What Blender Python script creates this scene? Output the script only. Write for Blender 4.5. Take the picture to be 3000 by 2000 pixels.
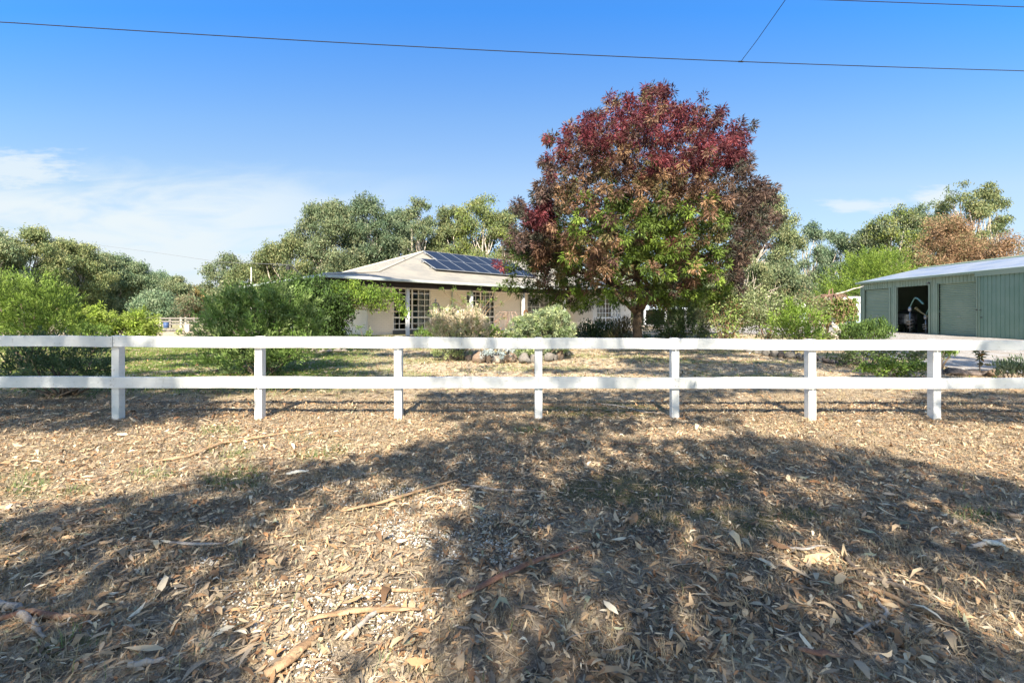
import bpy, math, random
import numpy as np
from mathutils import Vector
R = math.radians
for o in list(bpy.data.objects): bpy.data.objects.remove(o)
SC = bpy.context.scene
COL = SC.collection

# ------------------------------------------------------------------ camera, sky, sun
F, HX, HY, CH = 1320.0, 1500.0, 916.0, 1.43       # focal length and horizon in pixels of the 3000 px photograph, eye height
cam = bpy.data.cameras.new('camera'); camo = bpy.data.objects.new('camera', cam); COL.objects.link(camo)
camo.location = (0, 0, CH); camo.rotation_euler = (R(90), 0, 0)
cam.sensor_width = 36; cam.lens = 36 * F / 3000; cam.shift_y = -(1000 - HY) / 3000.0
cam.clip_start = 0.05; cam.clip_end = 5000
SC.camera = camo
SUN_EL, SUN_AZ = 42.0, 4.3                        # light travels forward, 4.3 degrees to the right
sund = bpy.data.lights.new('sun', 'SUN'); sun = bpy.data.objects.new('sun', sund); COL.objects.link(sun)
sund.energy = 5.0; sund.angle = R(0.5); sund.color = (1.0, 0.90, 0.74)
ldir = Vector((math.sin(R(SUN_AZ)) * math.cos(R(SUN_EL)), math.cos(R(SUN_AZ)) * math.cos(R(SUN_EL)), -math.sin(R(SUN_EL))))
sun.rotation_euler = ldir.to_track_quat('-Z', 'Y').to_euler(); sun.location = (0, -20, 20)
SC.view_settings.view_transform = 'Standard'; SC.view_settings.look = 'None'
SC.view_settings.exposure = 1.55; SC.view_settings.gamma = 1.0
W = bpy.data.worlds.new('World'); SC.world = W; W.use_nodes = True

class NT:
    """tiny node helper"""
    def __init__(s, tree): s.t = tree; s.n = tree.nodes; s.l = tree.links
    def new(s, typ, **kw):
        n = s.n.new(typ)
        for k, v in kw.items():
            if k.startswith('i_'): n.inputs[k[2:].replace('_', ' ')].default_value = v
            elif k.startswith('x'): n.inputs[int(k[1:])].default_value = v
            else: setattr(n, k, v)
        return n
    def link(s, a, b): s.l.new(a, b)
    def m(s, op, a, b=None, c=None, clamp=False):
        n = s.n.new('ShaderNodeMath'); n.operation = op; n.use_clamp = clamp
        for i, v in enumerate((a, b, c)):
            if v is None: continue
            if isinstance(v, (int, float)): n.inputs[i].default_value = v
            else: s.link(v, n.inputs[i])
        return n.outputs[0]
    def mix(s, f, a, b):
        n = s.n.new('ShaderNodeMix'); n.data_type = 'RGBA'
        for sock, v in ((n.inputs[0], f), (n.inputs[6], a), (n.inputs[7], b)):
            if isinstance(v, (int, float)): sock.default_value = v
            elif isinstance(v, tuple): sock.default_value = (*v[:3], 1)
            else: s.link(v, sock)
        return n.outputs[2]
    def ss(s, v, lo, hi):
        n = s.n.new('ShaderNodeMapRange'); n.interpolation_type = 'SMOOTHSTEP'
        n.inputs[1].default_value = lo; n.inputs[2].default_value = hi
        s.link(v, n.inputs[0]); return n.outputs[0]

w = NT(W.node_tree); bg = w.n['Background']; bg.inputs[1].default_value = 0.069
sky = w.new('ShaderNodeTexSky'); sky.sky_type = 'NISHITA'; sky.sun_disc = False
sky.sun_elevation = R(SUN_EL); sky.sun_rotation = R(180 + SUN_AZ)
sky.air_density = 1.3; sky.dust_density = 0.35; sky.ozone_density = 2.2
tc = w.new('ShaderNodeTexCoord'); sp = w.new('ShaderNodeSeparateXYZ'); w.link(tc.outputs['Generated'], sp.inputs[0])
X_, Y_, Z_ = sp.outputs
yy = w.m('MAXIMUM', Y_, 0.02)
az = w.m('DIVIDE', X_, yy); el = w.m('DIVIDE', Z_, yy)          # tangent coordinates of the sky ahead
cv = w.new('ShaderNodeCombineXYZ'); w.link(w.m('MULTIPLY', az, 2.2), cv.inputs[0]); w.link(w.m('MULTIPLY', el, 9.0), cv.inputs[1])
n1 = w.new('ShaderNodeTexNoise', i_Scale=1.6, i_Detail=7.0, i_Roughness=0.55, i_Distortion=0.5); w.link(cv.outputs[0], n1.inputs['Vector'])
left = w.m('MULTIPLY', w.ss(az, -0.30, -0.85), w.m('MULTIPLY', w.ss(el, 0.34, 0.24), w.ss(el, 0.06, 0.2)))
low = w.m('MULTIPLY', w.ss(az, -0.05, -0.75), w.ss(w.m('SUBTRACT', el, w.m('MULTIPLY', n1.outputs[0], 0.16)), 0.27, 0.13))
c1 = w.m('MULTIPLY', w.ss(n1.outputs[0], 0.40, 0.66), w.m('MAXIMUM', left, low))
c1 = w.m('MAXIMUM', w.m('MULTIPLY', c1, 0.75), w.m('MULTIPLY', w.m('MULTIPLY', low, w.ss(n1.outputs[0], 0.2, 0.55)), 1.0))
def blob(ax, ey, rx, ry):
    dx = w.m('DIVIDE', w.m('SUBTRACT', az, ax), rx); dy = w.m('DIVIDE', w.m('SUBTRACT', el, ey), ry)
    d = w.m('SQRT', w.m('ADD', w.m('MULTIPLY', dx, dx), w.m('MULTIPLY', dy, dy)))
    return d
n2 = w.new('ShaderNodeTexNoise', i_Scale=6.0, i_Detail=6.0, i_Roughness=0.6); w.link(cv.outputs[0], n2.inputs['Vector'])
def puff(ax, ey, rx, ry, k):
    d = w.m('SUBTRACT', blob(ax, ey, rx, ry), w.m('MULTIPLY', w.m('SUBTRACT', n2.outputs[0], 0.5), 2.2))
    return w.m('MULTIPLY', w.ss(d, 1.25, 0.35), k)
pf = w.m('MAXIMUM', puff(0.775, 0.238, 0.09, 0.017, 0.75), puff(0.945, 0.252, 0.055, 0.03, 0.9))
pf = w.m('MAXIMUM', pf, puff(-1.10, 0.315, 0.14, 0.045, 0.8))
c1 = w.m('MAXIMUM', c1, pf, clamp=True)
rp = w.new('ShaderNodeValToRGB'); w.link(w.m('DIVIDE', el, 1.5), rp.inputs[0])   # sky tint by height, brightened high up and behind as added fill
E_ = rp.color_ramp.elements; E_[0].position = 0; E_[0].color = (.48, .52, .75, 1); E_[1].position = 1; E_[1].color = (1.25, 1.3, 1.4, 1)
for p_, c_ in ((.19, (.80, .79, .82)), (.287, (.66, .84, 1.02)), (.447, (.31, .83, 1.39)), (.6, (.45, .9, 1.45))):
    e_ = E_.new(p_); e_.color = (*c_, 1)
mu = w.new('ShaderNodeMix', data_type='RGBA', blend_type='MULTIPLY'); mu.inputs[0].default_value = 1; w.link(sky.outputs[0], mu.inputs[6]); w.link(rp.outputs[0], mu.inputs[7])
skc = w.mix(c1, mu.outputs[2], (4.15, 4.6, 4.85))
w.link(skc, bg.inputs[0])

# ------------------------------------------------------------------ basics
rng = np.random.default_rng(7); random.seed(7)
def P(px, py, Y): return np.array([(px - HX) / F * Y, Y, CH + (HY - py) / F * Y])
def smooth(a, lo, hi):
    t = np.clip((np.asarray(a, float) - lo) / (hi - lo), 0, 1); return t * t * (3 - 2 * t)
def vnoise(x, y, seed=0):
    x = np.asarray(x, float); y = np.asarray(y, float)
    xi = np.floor(x).astype(np.int64); yi = np.floor(y).astype(np.int64); xf = x - xi; yf = y - yi
    def h(a, b):
        n = (a * 374761393 + b * 668265263 + seed * 982451653) & 0x7fffffff
        n = ((n ^ (n >> 13)) * 1274126177) & 0x7fffffff
        return ((n ^ (n >> 16)) & 0xffff) / 65535.0
    u = xf * xf * (3 - 2 * xf); v = yf * yf * (3 - 2 * yf)
    return (h(xi, yi) * (1 - u) + h(xi + 1, yi) * u) * (1 - v) + (h(xi, yi + 1) * (1 - u) + h(xi + 1, yi + 1) * u) * v
def fbm(x, y, seed=0, o=4):
    a, s, t = 0.5, 0.0, 0.0
    for k in range(o): s = s + a * vnoise(x * 2 ** k, y * 2 ** k, seed + k * 17); t += a; a *= 0.5
    return s / t
def gh(x, y):
    """ground height"""
    x = np.asarray(x, float); y = np.asarray(y, float)
    rise = smooth(y, 8, 18) * (0.36 * smooth(x, -13, -7) * (1 - smooth(x, 9, 14)) + 0.25 * smooth(x, 9, 14)) * (1 - smooth(y, 44, 60))
    near = 1 - smooth(y, 20, 40)
    return rise + near * (0.035 * (fbm(x * 0.9, y * 0.9, 3, 4) - 0.5) + 0.02 * (fbm(x * 5, y * 5, 9, 3) - 0.5))
def topx(x, y, z=0.0): return HX + F * x / y, HY + F * (CH - z) / y
def ground_at(px, py):
    """ground point seen at a pixel of the photograph"""
    z = 0.0
    for _ in range(12):
        Y = F * (CH - z) / (py - HY); X = (px - HX) / F * Y; z = float(gh(X, Y))
    return np.array([X, Y, z])

def mat(name, col=(.5, .5, .5), rough=0.7, metal=0.0, attr=False, transl=0.0, noise=None, bump=None, spec=0.3, wave=None):
    """noise = (scale, colour2, lo, hi) ; bump = (scale, strength)"""
    m = bpy.data.materials.new(name); m.use_nodes = True; t = NT(m.node_tree)
    b = t.n['Principled BSDF']; out = t.n['Material Output']
    b.inputs['Roughness'].default_value = rough; b.inputs['Metallic'].default_value = metal
    b.inputs['Specular IOR Level'].default_value = spec
    c = None; co = t.new('ShaderNodeTexCoord')
    if attr:
        a = t.new('ShaderNodeAttribute'); a.attribute_name = 'Col'; c = a.outputs['Color']
    if noise:
        n = t.new('ShaderNodeTexNoise', i_Scale=noise[0], i_Detail=6.0, i_Roughness=0.6); t.link(co.outputs['Object'], n.inputs['Vector'])
        c = t.mix(t.ss(n.outputs[0], noise[2], noise[3]), c if c is not None else col, noise[1])
    if wave:   # (axis, scale, strength) fine ribs
        pass
    if c is None: b.inputs['Base Color'].default_value = (*col, 1)
    else: t.link(c, b.inputs['Base Color'])
    if bump:
        n = t.new('ShaderNodeTexNoise', i_Scale=bump[0], i_Detail=5.0); t.link(co.outputs['Object'], n.inputs['Vector'])
        bp = t.new('ShaderNodeBump'); bp.inputs['Strength'].default_value = bump[1]; bp.inputs['Distance'].default_value = 0.02
        t.link(n.outputs[0], bp.inputs['Height']); t.link(bp.outputs[0], b.inputs['Normal'])
    if transl:
        tr = t.new('ShaderNodeBsdfTranslucent'); mx = t.new('ShaderNodeMixShader'); mx.inputs[0].default_value = transl
        if c is None: tr.inputs[0].default_value = (*col, 1)
        else: t.link(c, tr.inputs[0])
        t.link(b.outputs[0], mx.inputs[1]); t.link(tr.outputs[0], mx.inputs[2]); t.link(mx.outputs[0], out.inputs[0])
    return m

def tag(o, label=None, cat=None, group=None, kind=None):
    if label: o['label'] = label
    if cat: o['category'] = cat
    if group: o['group'] = group
    if kind: o['kind'] = kind
    return o
def empty(name, loc, rz=0.0, label=None, cat=None, group=None):
    o = bpy.data.objects.new(name, None); COL.objects.link(o); o.location = tuple(float(v) for v in loc); o.rotation_euler = (0, 0, rz)
    o.empty_display_size = 0.2
    return tag(o, label, cat, group)
def npmesh(name, V, Fq, m, parent=None, cols=None, off=None, smoothf=False):
    """V (n,3); Fq (k,4) or (k,3) array; cols (n,3) point colours; off subtracted (world -> parent space)"""
    V = np.asarray(V, np.float32); Fq = np.asarray(Fq, np.int32)
    if off is not None: V = V - np.asarray(off, np.float32)
    me = bpy.data.meshes.new(name); k = Fq.shape[1]
    me.vertices.add(len(V)); me.vertices.foreach_set('co', V.ravel())
    me.loops.add(Fq.size); me.loops.foreach_set('vertex_index', Fq.ravel())
    me.polygons.add(len(Fq)); me.polygons.foreach_set('loop_start', np.arange(0, Fq.size, k, dtype=np.int32))
    me.polygons.foreach_set('loop_total', np.full(len(Fq), k, np.int32))
    me.update(calc_edges=True)
    if cols is not None:
        a = me.color_attributes.new('Col', 'FLOAT_COLOR', 'POINT')
        c4 = np.ones((len(V), 4), np.float32); c4[:, :3] = cols; a.data.foreach_set('color', c4.ravel())
    if smoothf: me.polygons.foreach_set('use_smooth', np.ones(len(Fq), bool))
    me.materials.append(m)
    o = bpy.data.objects.new(name, me); COL.objects.link(o)
    if parent is not None: o.parent = parent
    return o

class MB:
    """collects simple shapes into one mesh"""
    def __init__(s): s.v = []; s.f = []; s.mi = []
    def quadv(s, pts, mi=0):
        b = len(s.v); s.v += [tuple(map(float, p)) for p in pts]; s.f.append(tuple(range(b, b + len(pts)))); s.mi.append(mi)
    def box(s, x0, x1, y0, y1, z0, z1, mi=0):
        b = len(s.v)
        s.v += [(x, y, z) for z in (z0, z1) for y in (y0, y1) for x in (x0, x1)]
        for q in ((0, 2, 3, 1), (4, 5, 7, 6), (0, 1, 5, 4), (2, 6, 7, 3), (0, 4, 6, 2), (1, 3, 7, 5)):
            s.f.append(tuple(b + i for i in q)); s.mi.append(mi)
    def tube(s, pts, rad, n=6, cap=True, jit=0.0):
        pts = [Vector(p) for p in pts]; k = len(pts)
        if not hasattr(rad, '__len__'): rad = [rad] * k
        b = len(s.v); ref = None
        for i, p in enumerate(pts):
            d = (pts[min(i + 1, k - 1)] - pts[max(i - 1, 0)])
            d = d.normalized() if d.length > 1e-9 else Vector((0, 0, 1))
            if ref is None: ref = Vector((0, 0, 1)) if abs(d.z) < 0.9 else Vector((1, 0, 0))
            a = d.cross(ref).normalized(); c = d.cross(a).normalized(); ref = -c if False else ref
            for j in range(n):
                t = 2 * math.pi * j / n; r = rad[i] * (1 + jit * random.uniform(-1, 1))
                s.v.append(tuple(p + a * math.cos(t) * r + c * math.sin(t) * r))
        for i in range(k - 1):
            for j in range(n):
                s.f.append((b + i * n + j, b + i * n + (j + 1) % n, b + (i + 1) * n + (j + 1) % n, b + (i + 1) * n + j)); s.mi.append(0)
        if cap:
            s.f.append(tuple(b + j for j in range(n))[::-1]); s.f.append(tuple(b + (k - 1) * n + j for j in range(n))); s.mi += [0, 0]
    def beam(s, a, b, w, h):
        """square bar between two points"""
        a = Vector(a); b = Vector(b); d = (b - a).normalized(); up = Vector((0, 0, 1)) if abs(d.z) < .95 else Vector((0, 1, 0))
        r = d.cross(up).normalized() * w / 2; u = r.cross(d).normalized() * h / 2; k = len(s.v)
        for p in (a, b): s.v += [tuple(p - r - u), tuple(p + r - u), tuple(p + r + u), tuple(p - r + u)]
        for q in ((0, 1, 2, 3), (7, 6, 5, 4), (0, 4, 5, 1), (1, 5, 6, 2), (2, 6, 7, 3), (3, 7, 4, 0)): s.f.append(tuple(k + i for i in q)); s.mi.append(0)
    def lathe(s, c, prof, n=16):
        """prof = [(r, z)], c = centre"""
        b = len(s.v)
        for r, z in prof:
            for j in range(n):
                t = 2 * math.pi * j / n; s.v.append((c[0] + r * math.cos(t), c[1] + r * math.sin(t), c[2] + z))
        for i in range(len(prof) - 1):
            for j in range(n): s.f.append((b + i * n + j, b + i * n + (j + 1) % n, b + (i + 1) * n + (j + 1) % n, b + (i + 1) * n + j)); s.mi.append(0)
    def build(s, name, mats, parent=None, off=None, smoothf=False, bevel=0.0):
        me = bpy.data.meshes.new(name)
        v = s.v if off is None else [(a - off[0], b - off[1], c - off[2]) for a, b, c in s.v]
        me.from_pydata(v, [], s.f); me.update()
        ms = mats if isinstance(mats, (list, tuple)) else [mats]
        for m in ms: me.materials.append(m)
        if len(ms) > 1: me.polygons.foreach_set('material_index', s.mi)
        if smoothf: me.polygons.foreach_set('use_smooth', [True] * len(s.f))
        o = bpy.data.objects.new(name, me); COL.objects.link(o)
        if parent is not None: o.parent = parent
        if bevel:
            md = o.modifiers.new('bevel', 'BEVEL'); md.width = bevel; md.segments = 2; md.limit_method = 'ANGLE'
        return o

def unit(a): return a / np.maximum(np.linalg.norm(a, axis=-1, keepdims=True), 1e-9)
def leafquads(C, D, L, Wd, cols, rg):
    n = len(C); S = unit(np.cross(D, rg.normal(size=(n, 3)))); L = np.broadcast_to(L, n)[:, None]; Wd = np.broadcast_to(Wd, n)[:, None]
    V = np.stack([C, C + D * L * .45 + S * Wd * .5, C + D * L, C + D * L * .45 - S * Wd * .5], 1).reshape(-1, 3)
    Fq = np.arange(n * 4).reshape(n, 4)
    return V, Fq, np.repeat(cols, 4, axis=0)
UPV = np.array([0, 0, 1.0])
def foliage(rg, lobes, dens, k, rc, L, Wd, mode, pal, inner=0.3, under=0.35, jit=0.25, colfn=None, gap=0.0, gs=1.0):
    """leaf clumps through lobes. lobes: (cx,cy,cz,rx,ry,rz); dens: clumps per square metre of lobe; k leaves per clump"""
    Cs, Vs = [], []
    for lb in lobes:
        c = np.array(lb[:3]); r = np.array(lb[3:6]); rm = (r[0] * r[2]) ** .5
        n = max(4, int(dens * 4 * rm * rm))
        v = unit(rg.normal(size=(int(n * 1.6), 3)))
        keep = (v[:, 2] > -under) | (rg.random(len(v)) < .35); v = v[keep][:n]; n = len(v)
        f = np.where(rg.random(n) < inner, rg.uniform(.15, .7, n), rg.uniform(.7, 1.06, n))
        Cs.append(c + v * f[:, None] * r); Vs.append(v)
    CC = np.concatenate(Cs); VV = np.concatenate(Vs)
    if gap:   # holes of a size of their own through the crown
        nz = .5 * (fbm(CC[:, 0] * gs + 31.7, CC[:, 2] * gs * 1.1 + 7.3, 301, 2) + fbm(CC[:, 1] * gs + 11.1, (CC[:, 2] + CC[:, 0]) * gs * .9 + 3.3, 302, 2)); kp_ = nz > np.quantile(nz, gap) - rg.uniform(0, .06, len(CC)); CC, VV = CC[kp_], VV[kp_]
    n = len(CC)
    pal = np.array(pal); pc = pal[rg.integers(0, len(pal), n)] * rg.uniform(.75, 1.25, (n, 1))
    if colfn is not None: pc = colfn(CC, pc, rg)
    C = np.repeat(CC, k, 0); V = np.repeat(VV, k, 0); col = np.repeat(pc, k, 0) * rg.uniform(1 - jit, 1 + jit, (n * k, 1))
    off = rg.normal(size=(n * k, 3)) * rc * .55
    rnd = rg.normal(size=(n * k, 3))
    if mode == 'out': D = unit(off / rc + rnd * .35); off *= .3
    elif mode == 'tuft': D = unit(unit(off) + rnd * .2 + V * .3 - UPV * .55); off *= .5
    elif mode == 'up': D = unit(V * .45 + UPV * 1.0 + rnd * .3)
    elif mode == 'spray':
        cd = unit(VV * .8 + UPV * .75 + rg.normal(size=VV.shape) * .28); tt = rg.uniform(0, 1, (n * k, 1))
        off = np.repeat(cd, k, 0) * tt * rc * 2.2 + rnd * rc * .13; D = unit(np.repeat(cd, k, 0) + rnd * .38)
    elif mode == 'hang': D = unit(rnd * .55 - UPV)
    else: D = unit(rnd)
    Ls = L * rg.uniform(.65, 1.25, n * k)
    return leafquads(C + off, D, Ls, Wd * rg.uniform(.7, 1.3, n * k), np.clip(col, 0, 1), rg)

def limb(mb, a, b, r0, r1, bend=0.12, n=6, seg=5):
    a = np.array(a, float); b = np.array(b, float); L = np.linalg.norm(b - a)
    off = np.array([random.uniform(-1, 1), random.uniform(-1, 1), random.uniform(-.3, .6)]) * bend * L
    pts = []; rr = []
    for i in range(seg + 1):
        t = i / seg; p = a * (1 - t) + b * t + off * 4 * t * (1 - t) + np.array([random.uniform(-1, 1) for _ in range(3)]) * .012 * L * (0 < i < seg)
        pts.append(p); rr.append(r0 * (1 - t) + r1 * t)
    mb.tube(pts, rr, n=n, jit=.06)
    return pts

# ------------------------------------------------------------------ materials
M_leaf = mat('leaf', rough=.55, attr=True, transl=.28, spec=.25)
M_litter = mat('litter', rough=.7, attr=True, transl=.08, spec=.25)
M_barkg = mat('pale_bark', (.50, .44, .37), .85, noise=(3.0, (.24, .20, .16), .42, .62), bump=(14, .4))
M_barkb = mat('brown_bark', (.17, .115, .075), .9, noise=(5.0, (.075, .055, .04), .4, .6), bump=(25, .8))
M_twig = mat('twig', (.13, .10, .075), .9)

# ------------------------------------------------------------------ ground
def axis(lo, hi, fine, far, grow):
    a = [0.0]; st = fine
    while a[-1] < far:
        a.append(a[-1] + st)
        if a[-1] > hi: st *= grow
    return np.array(a)
xp = axis(0, 7, .07, 1500, 1.06); xs = np.concatenate([-xp[::-1][:-1], xp])
yp = axis(0, 12, .07, 2500, 1.05); yn = axis(0, 1, .5, 300, 1.3)
ys = np.concatenate([-yn[::-1][:-1], yp])
GX, GY = np.meshgrid(xs, ys); gx, gy = GX.ravel(), GY.ravel(); gz = gh(gx, gy)
nx, ny = len(xs), len(ys)
ii = (np.arange(ny - 1)[:, None] * nx + np.arange(nx - 1)[None]).ravel()
FQ = np.stack([ii, ii + 1, ii + nx + 1, ii + nx], 1)
DRIVE = [(10.2, 13.5), (10.8, 10.6), (12.2, 9.6), (16, 9.0), (34, 8), (34, 19), (23.2, 19.5), (22.7, 30.0), (30, 31), (30, 46), (12, 44), (10.0, 31), (8.6, 25), (9.5, 23.5), (13.5, 24), (15.5, 22.5), (15.8, 19.5), (13.4, 16)]
def inpoly(x, y, poly):
    x = np.asarray(x); y = np.asarray(y); r = np.zeros(x.shape, bool); n = len(poly)
    for i in range(n):
        x0, y0 = poly[i]; x1, y1 = poly[(i + 1) % n]
        c = ((y0 > y) != (y1 > y)) & (x < (x1 - x0) * (y - y0) / ((y1 - y0) or 1e-9) + x0); r ^= c
    return r
def ell(px, py, lst):
    """max over soft ellipses (cx,cy,rx,ry) in photo pixels"""
    m = np.zeros(np.shape(px))
    for cx, cy, rx, ry in lst: m = np.maximum(m, 1 - smooth(np.hypot((px - cx) / rx, (py - cy) / ry), .55, 1.15))
    return m
GREEN = [(640, 1320, 130, 35), (900, 1315, 130, 38), (690, 1400, 110, 40), (120, 1420, 160, 45), (640, 1265, 70, 18), (440, 1390, 90, 18), (1580, 1262, 90, 16), (2860, 1520, 90, 30), (200, 1890, 160, 40), (1150, 1950, 120, 30)]
MOSS = [(1800, 1440, 210, 60), (2080, 1400, 140, 50), (2130, 1530, 190, 60), (1930, 1520, 120, 30), (1750, 1200, 260, 30), (1320, 1480, 60, 20), (1180, 1440, 70, 22), (2320, 1510, 120, 30)]
PEB = [(960, 1425, 110, 32), (1210, 1470, 200, 48), (1360, 1520, 150, 40), (1600, 1530, 110, 26), (1420, 1620, 150, 60), (1220, 1560, 150, 50), (800, 1750, 190, 80), (1040, 1790, 230, 90), (700, 1800, 120, 50), (520, 1710, 60, 22), (620, 1640, 70, 18), (900, 1930, 150, 50), (1230, 1760, 90, 60)]
SHADE_TONE = [(1900, 1480, 720, 200), (2500, 1700, 700, 260), (1700, 1850, 500, 200), (500, 1620, 480, 160), (300, 1180, 380, 50)]  # darker soil colour painted in where shade lies on the verge
BARE = [(1250, 1690, 130, 50), (1960, 1560, 220, 40), (2200, 1760, 120, 60), (1650, 1960, 200, 50), (1480, 1570, 140, 40), (2700, 1560, 150, 50)]
def masks(x, y, z):
    yv = np.maximum(y, .6); px, py = topx(x, yv, z); nz = fbm(x * 3.3, y * 3.3, 41, 3); ok = (y > 1.2)
    g = ell(px, py, GREEN) * smooth(nz, .35, .6) * (y < 6.4)
    lawn = smooth(y, 7.2, 9.0) * (1 - smooth(y, 24, 30)) * (1 - .95 * smooth(x + .25 * (y - 10), -4.6, -2.2)) * smooth(fbm(x * .9, y * 1.6, 5, 4), .18, .42)
    lawn = np.maximum(lawn, .4 * smooth(y, 8, 9) * smooth(fbm(x * .7, y * 2.1, 6, 4), .50, .66) * (1 - smooth(y, 22, 30)))
    far = smooth(y, 30, 45) * .45
    g = np.maximum(np.maximum(g, lawn), far)
    return np.clip(g, 0, 1) * ok, ell(px, py, MOSS) * smooth(nz, .25, .45) * ok, np.maximum(ell(px, py, BARE + PEB) * smooth(nz, .25, .5), .75 * ell(px, py, SHADE_TONE) * smooth(nz, .2, .5)) * (y < 7.5) * ok
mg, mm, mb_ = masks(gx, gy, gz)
M_ground = bpy.data.materials.new('ground_litter_soil'); M_ground.use_nodes = True
t = NT(M_ground.node_tree); b = t.n['Principled BSDF']; b.inputs['Roughness'].default_value = .95; b.inputs['Specular IOR Level'].default_value = .15
a = t.new('ShaderNodeAttribute'); a.attribute_name = 'Col'; sx = t.new('ShaderNodeSeparateColor'); t.link(a.outputs['Color'], sx.inputs[0])
co = t.new('ShaderNodeTexCoord')
def tn(scale, det=6.0, rough=.65, dist=0.0):
    n = t.new('ShaderNodeTexNoise', i_Scale=scale, i_Detail=det, i_Roughness=rough, i_Distortion=dist); t.link(co.outputs['Object'], n.inputs['Vector']); return n.outputs[0]
nA = tn(.8); nB = tn(7, 8, .75, .6); nC = tn(38, 5, .7, .8)
soil = t.mix(t.ss(nC, .35, .65), (.085, .07, .056), (.22, .18, .14))
straw = t.mix(t.ss(nC, .35, .62), (.26, .20, .14), (.64, .53, .39))
base = t.mix(t.ss(nB, .36, .56), soil, straw)
base = t.mix(t.m('MULTIPLY', t.ss(nA, .46, .64), .4), base, (.44, .32, .20))
grs = t.mix(t.ss(nB, .35, .62), (.09, .14, .03), (.17, .22, .05))
base = t.mix(t.m('MULTIPLY', sx.outputs[0], t.ss(nB, .2, .5)), base, grs)
base = t.mix(t.m('MULTIPLY', sx.outputs[1], .8), base, t.mix(t.ss(nC, .4, .6), (.08, .085, .016), (.17, .165, .035)))
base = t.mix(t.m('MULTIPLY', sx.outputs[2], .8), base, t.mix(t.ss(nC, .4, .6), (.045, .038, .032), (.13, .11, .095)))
t.link(base, b.inputs['Base Color'])
bp = t.new('ShaderNodeBump'); bp.inputs['Strength'].default_value = .9; bp.inputs['Distance'].default_value = .03
t.link(t.m('ADD', nB, t.m('MULTIPLY', nC, .5)), bp.inputs['Height']); t.link(bp.outputs[0], b.inputs['Normal'])
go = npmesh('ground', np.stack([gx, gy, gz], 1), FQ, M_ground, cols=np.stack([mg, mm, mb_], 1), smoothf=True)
tag(go, kind='structure')

M_gravel = bpy.data.materials.new('gravel'); M_gravel.use_nodes = True
t = NT(M_gravel.node_tree); b = t.n['Principled BSDF']; b.inputs['Roughness'].default_value = .9; co = t.new('ShaderNodeTexCoord')
vo = t.new('ShaderNodeTexVoronoi', i_Scale=28.0); t.link(co.outputs['Object'], vo.inputs['Vector'])
nn = tn(1.6, 8, .75); n3 = tn(16, 8, .8)
c = t.mix(t.ss(vo.outputs['Distance'], .1, .6), (.27, .26, .25), (.13, .12, .115)); c = t.mix(t.ss(n3, .42, .60), c, (.40, .39, .37)); c = t.mix(t.m('MULTIPLY', t.ss(nn, .44, .6), .75), c, (.21, .17, .13))
t.link(c, b.inputs['Base Color'])
dx = np.arange(6, 36, .16); dy = np.arange(7, 48, .16); DX, DY = np.meshgrid(dx, dy); n_ = len(dx)
fx = (DX + (fbm(DX * 1.2, DY * 1.2, 77, 3) - .5) * 1.3).ravel(); fy = (DY + (fbm(DX * 1.2, DY * 1.2, 78, 3) - .5) * 1.3).ravel()
ins = inpoly(fx, fy, DRIVE); ii = (np.arange(len(dy) - 1)[:, None] * n_ + np.arange(n_ - 1)[None]).ravel()
q = np.stack([ii, ii + 1, ii + n_ + 1, ii + n_], 1); q = q[ins[q].all(1)]
used = np.unique(q); rem = np.full(len(fx), -1); rem[used] = np.arange(len(used))
vx, vy = DX.ravel()[used], DY.ravel()[used]
tag(npmesh('driveway', np.stack([vx, vy, gh(vx, vy) + .03], 1), rem[q], M_gravel, smoothf=True), kind='structure')

# ------------------------------------------------------------------ white post and rail fence
M_white = bpy.data.materials.new('weathered_white_paint'); M_white.use_nodes = True
t = NT(M_white.node_tree); b = t.n['Principled BSDF']; b.inputs['Roughness'].default_value = .55; co = t.new('ShaderNodeTexCoord')
nA = tn(1.3, 4); nB = tn(22, 6, .7); mp = t.new('ShaderNodeMapping'); mp.inputs['Scale'].default_value = (3, 3, 60); t.link(co.outputs['Object'], mp.inputs[0])
ng = t.new('ShaderNodeTexNoise', i_Scale=1.5, i_Detail=5.0); t.link(mp.outputs[0], ng.inputs['Vector'])
c = t.mix(t.m('MULTIPLY', t.ss(nA, .42, .66), .6), (.68, .68, .665), (.50, .52, .50)); c = t.mix(t.m('MULTIPLY', t.ss(nB, .57, .70), .7), c, (.36, .35, .31))
c = t.mix(t.m('MULTIPLY', t.ss(ng.outputs[0], .5, .68), .3), c, (.5, .5, .48)); t.link(c, b.inputs['Base Color'])
bp = t.new('ShaderNodeBump'); bp.inputs['Strength'].default_value = .35; bp.inputs['Distance'].default_value = .004; t.link(ng.outputs[0], bp.inputs['Height']); t.link(bp.outputs[0], b.inputs['Normal'])
FY = 6.0; SP = F / FY
fr = empty('rail_fence', (0, FY, 0), label='white painted two rail timber fence running across the whole foreground', cat='fence')
posts = [-7.15] + [(p - HX) / SP for p in (336, 755, 1165, 1578, 1980, 2382, 2748)] + [7.45]
tops = lambda x: CH - (np.interp(x, [-6.8, -5.3, -1.5, .35, 2.2, 4, 6.8], [983, 984.5, 987, 989, 991.5, 994.5, 998]) - HY) / SP
tbot = lambda x: CH - (np.interp(x, [-6.8, -5.3, -1.5, .35, 2.2, 4, 6.8], [1014, 1016, 1020, 1021, 1022.5, 1025, 1026.5]) - HY) / SP
ltop = lambda x: CH - (np.interp(x, [-6.8, 0, 6.8], [1102, 1103.5, 1106.5]) - HY) / SP
lbot = lambda x: CH - (np.interp(x, [-6.8, 0, 6.8], [1134.5, 1136.5, 1137.5]) - HY) / SP
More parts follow.
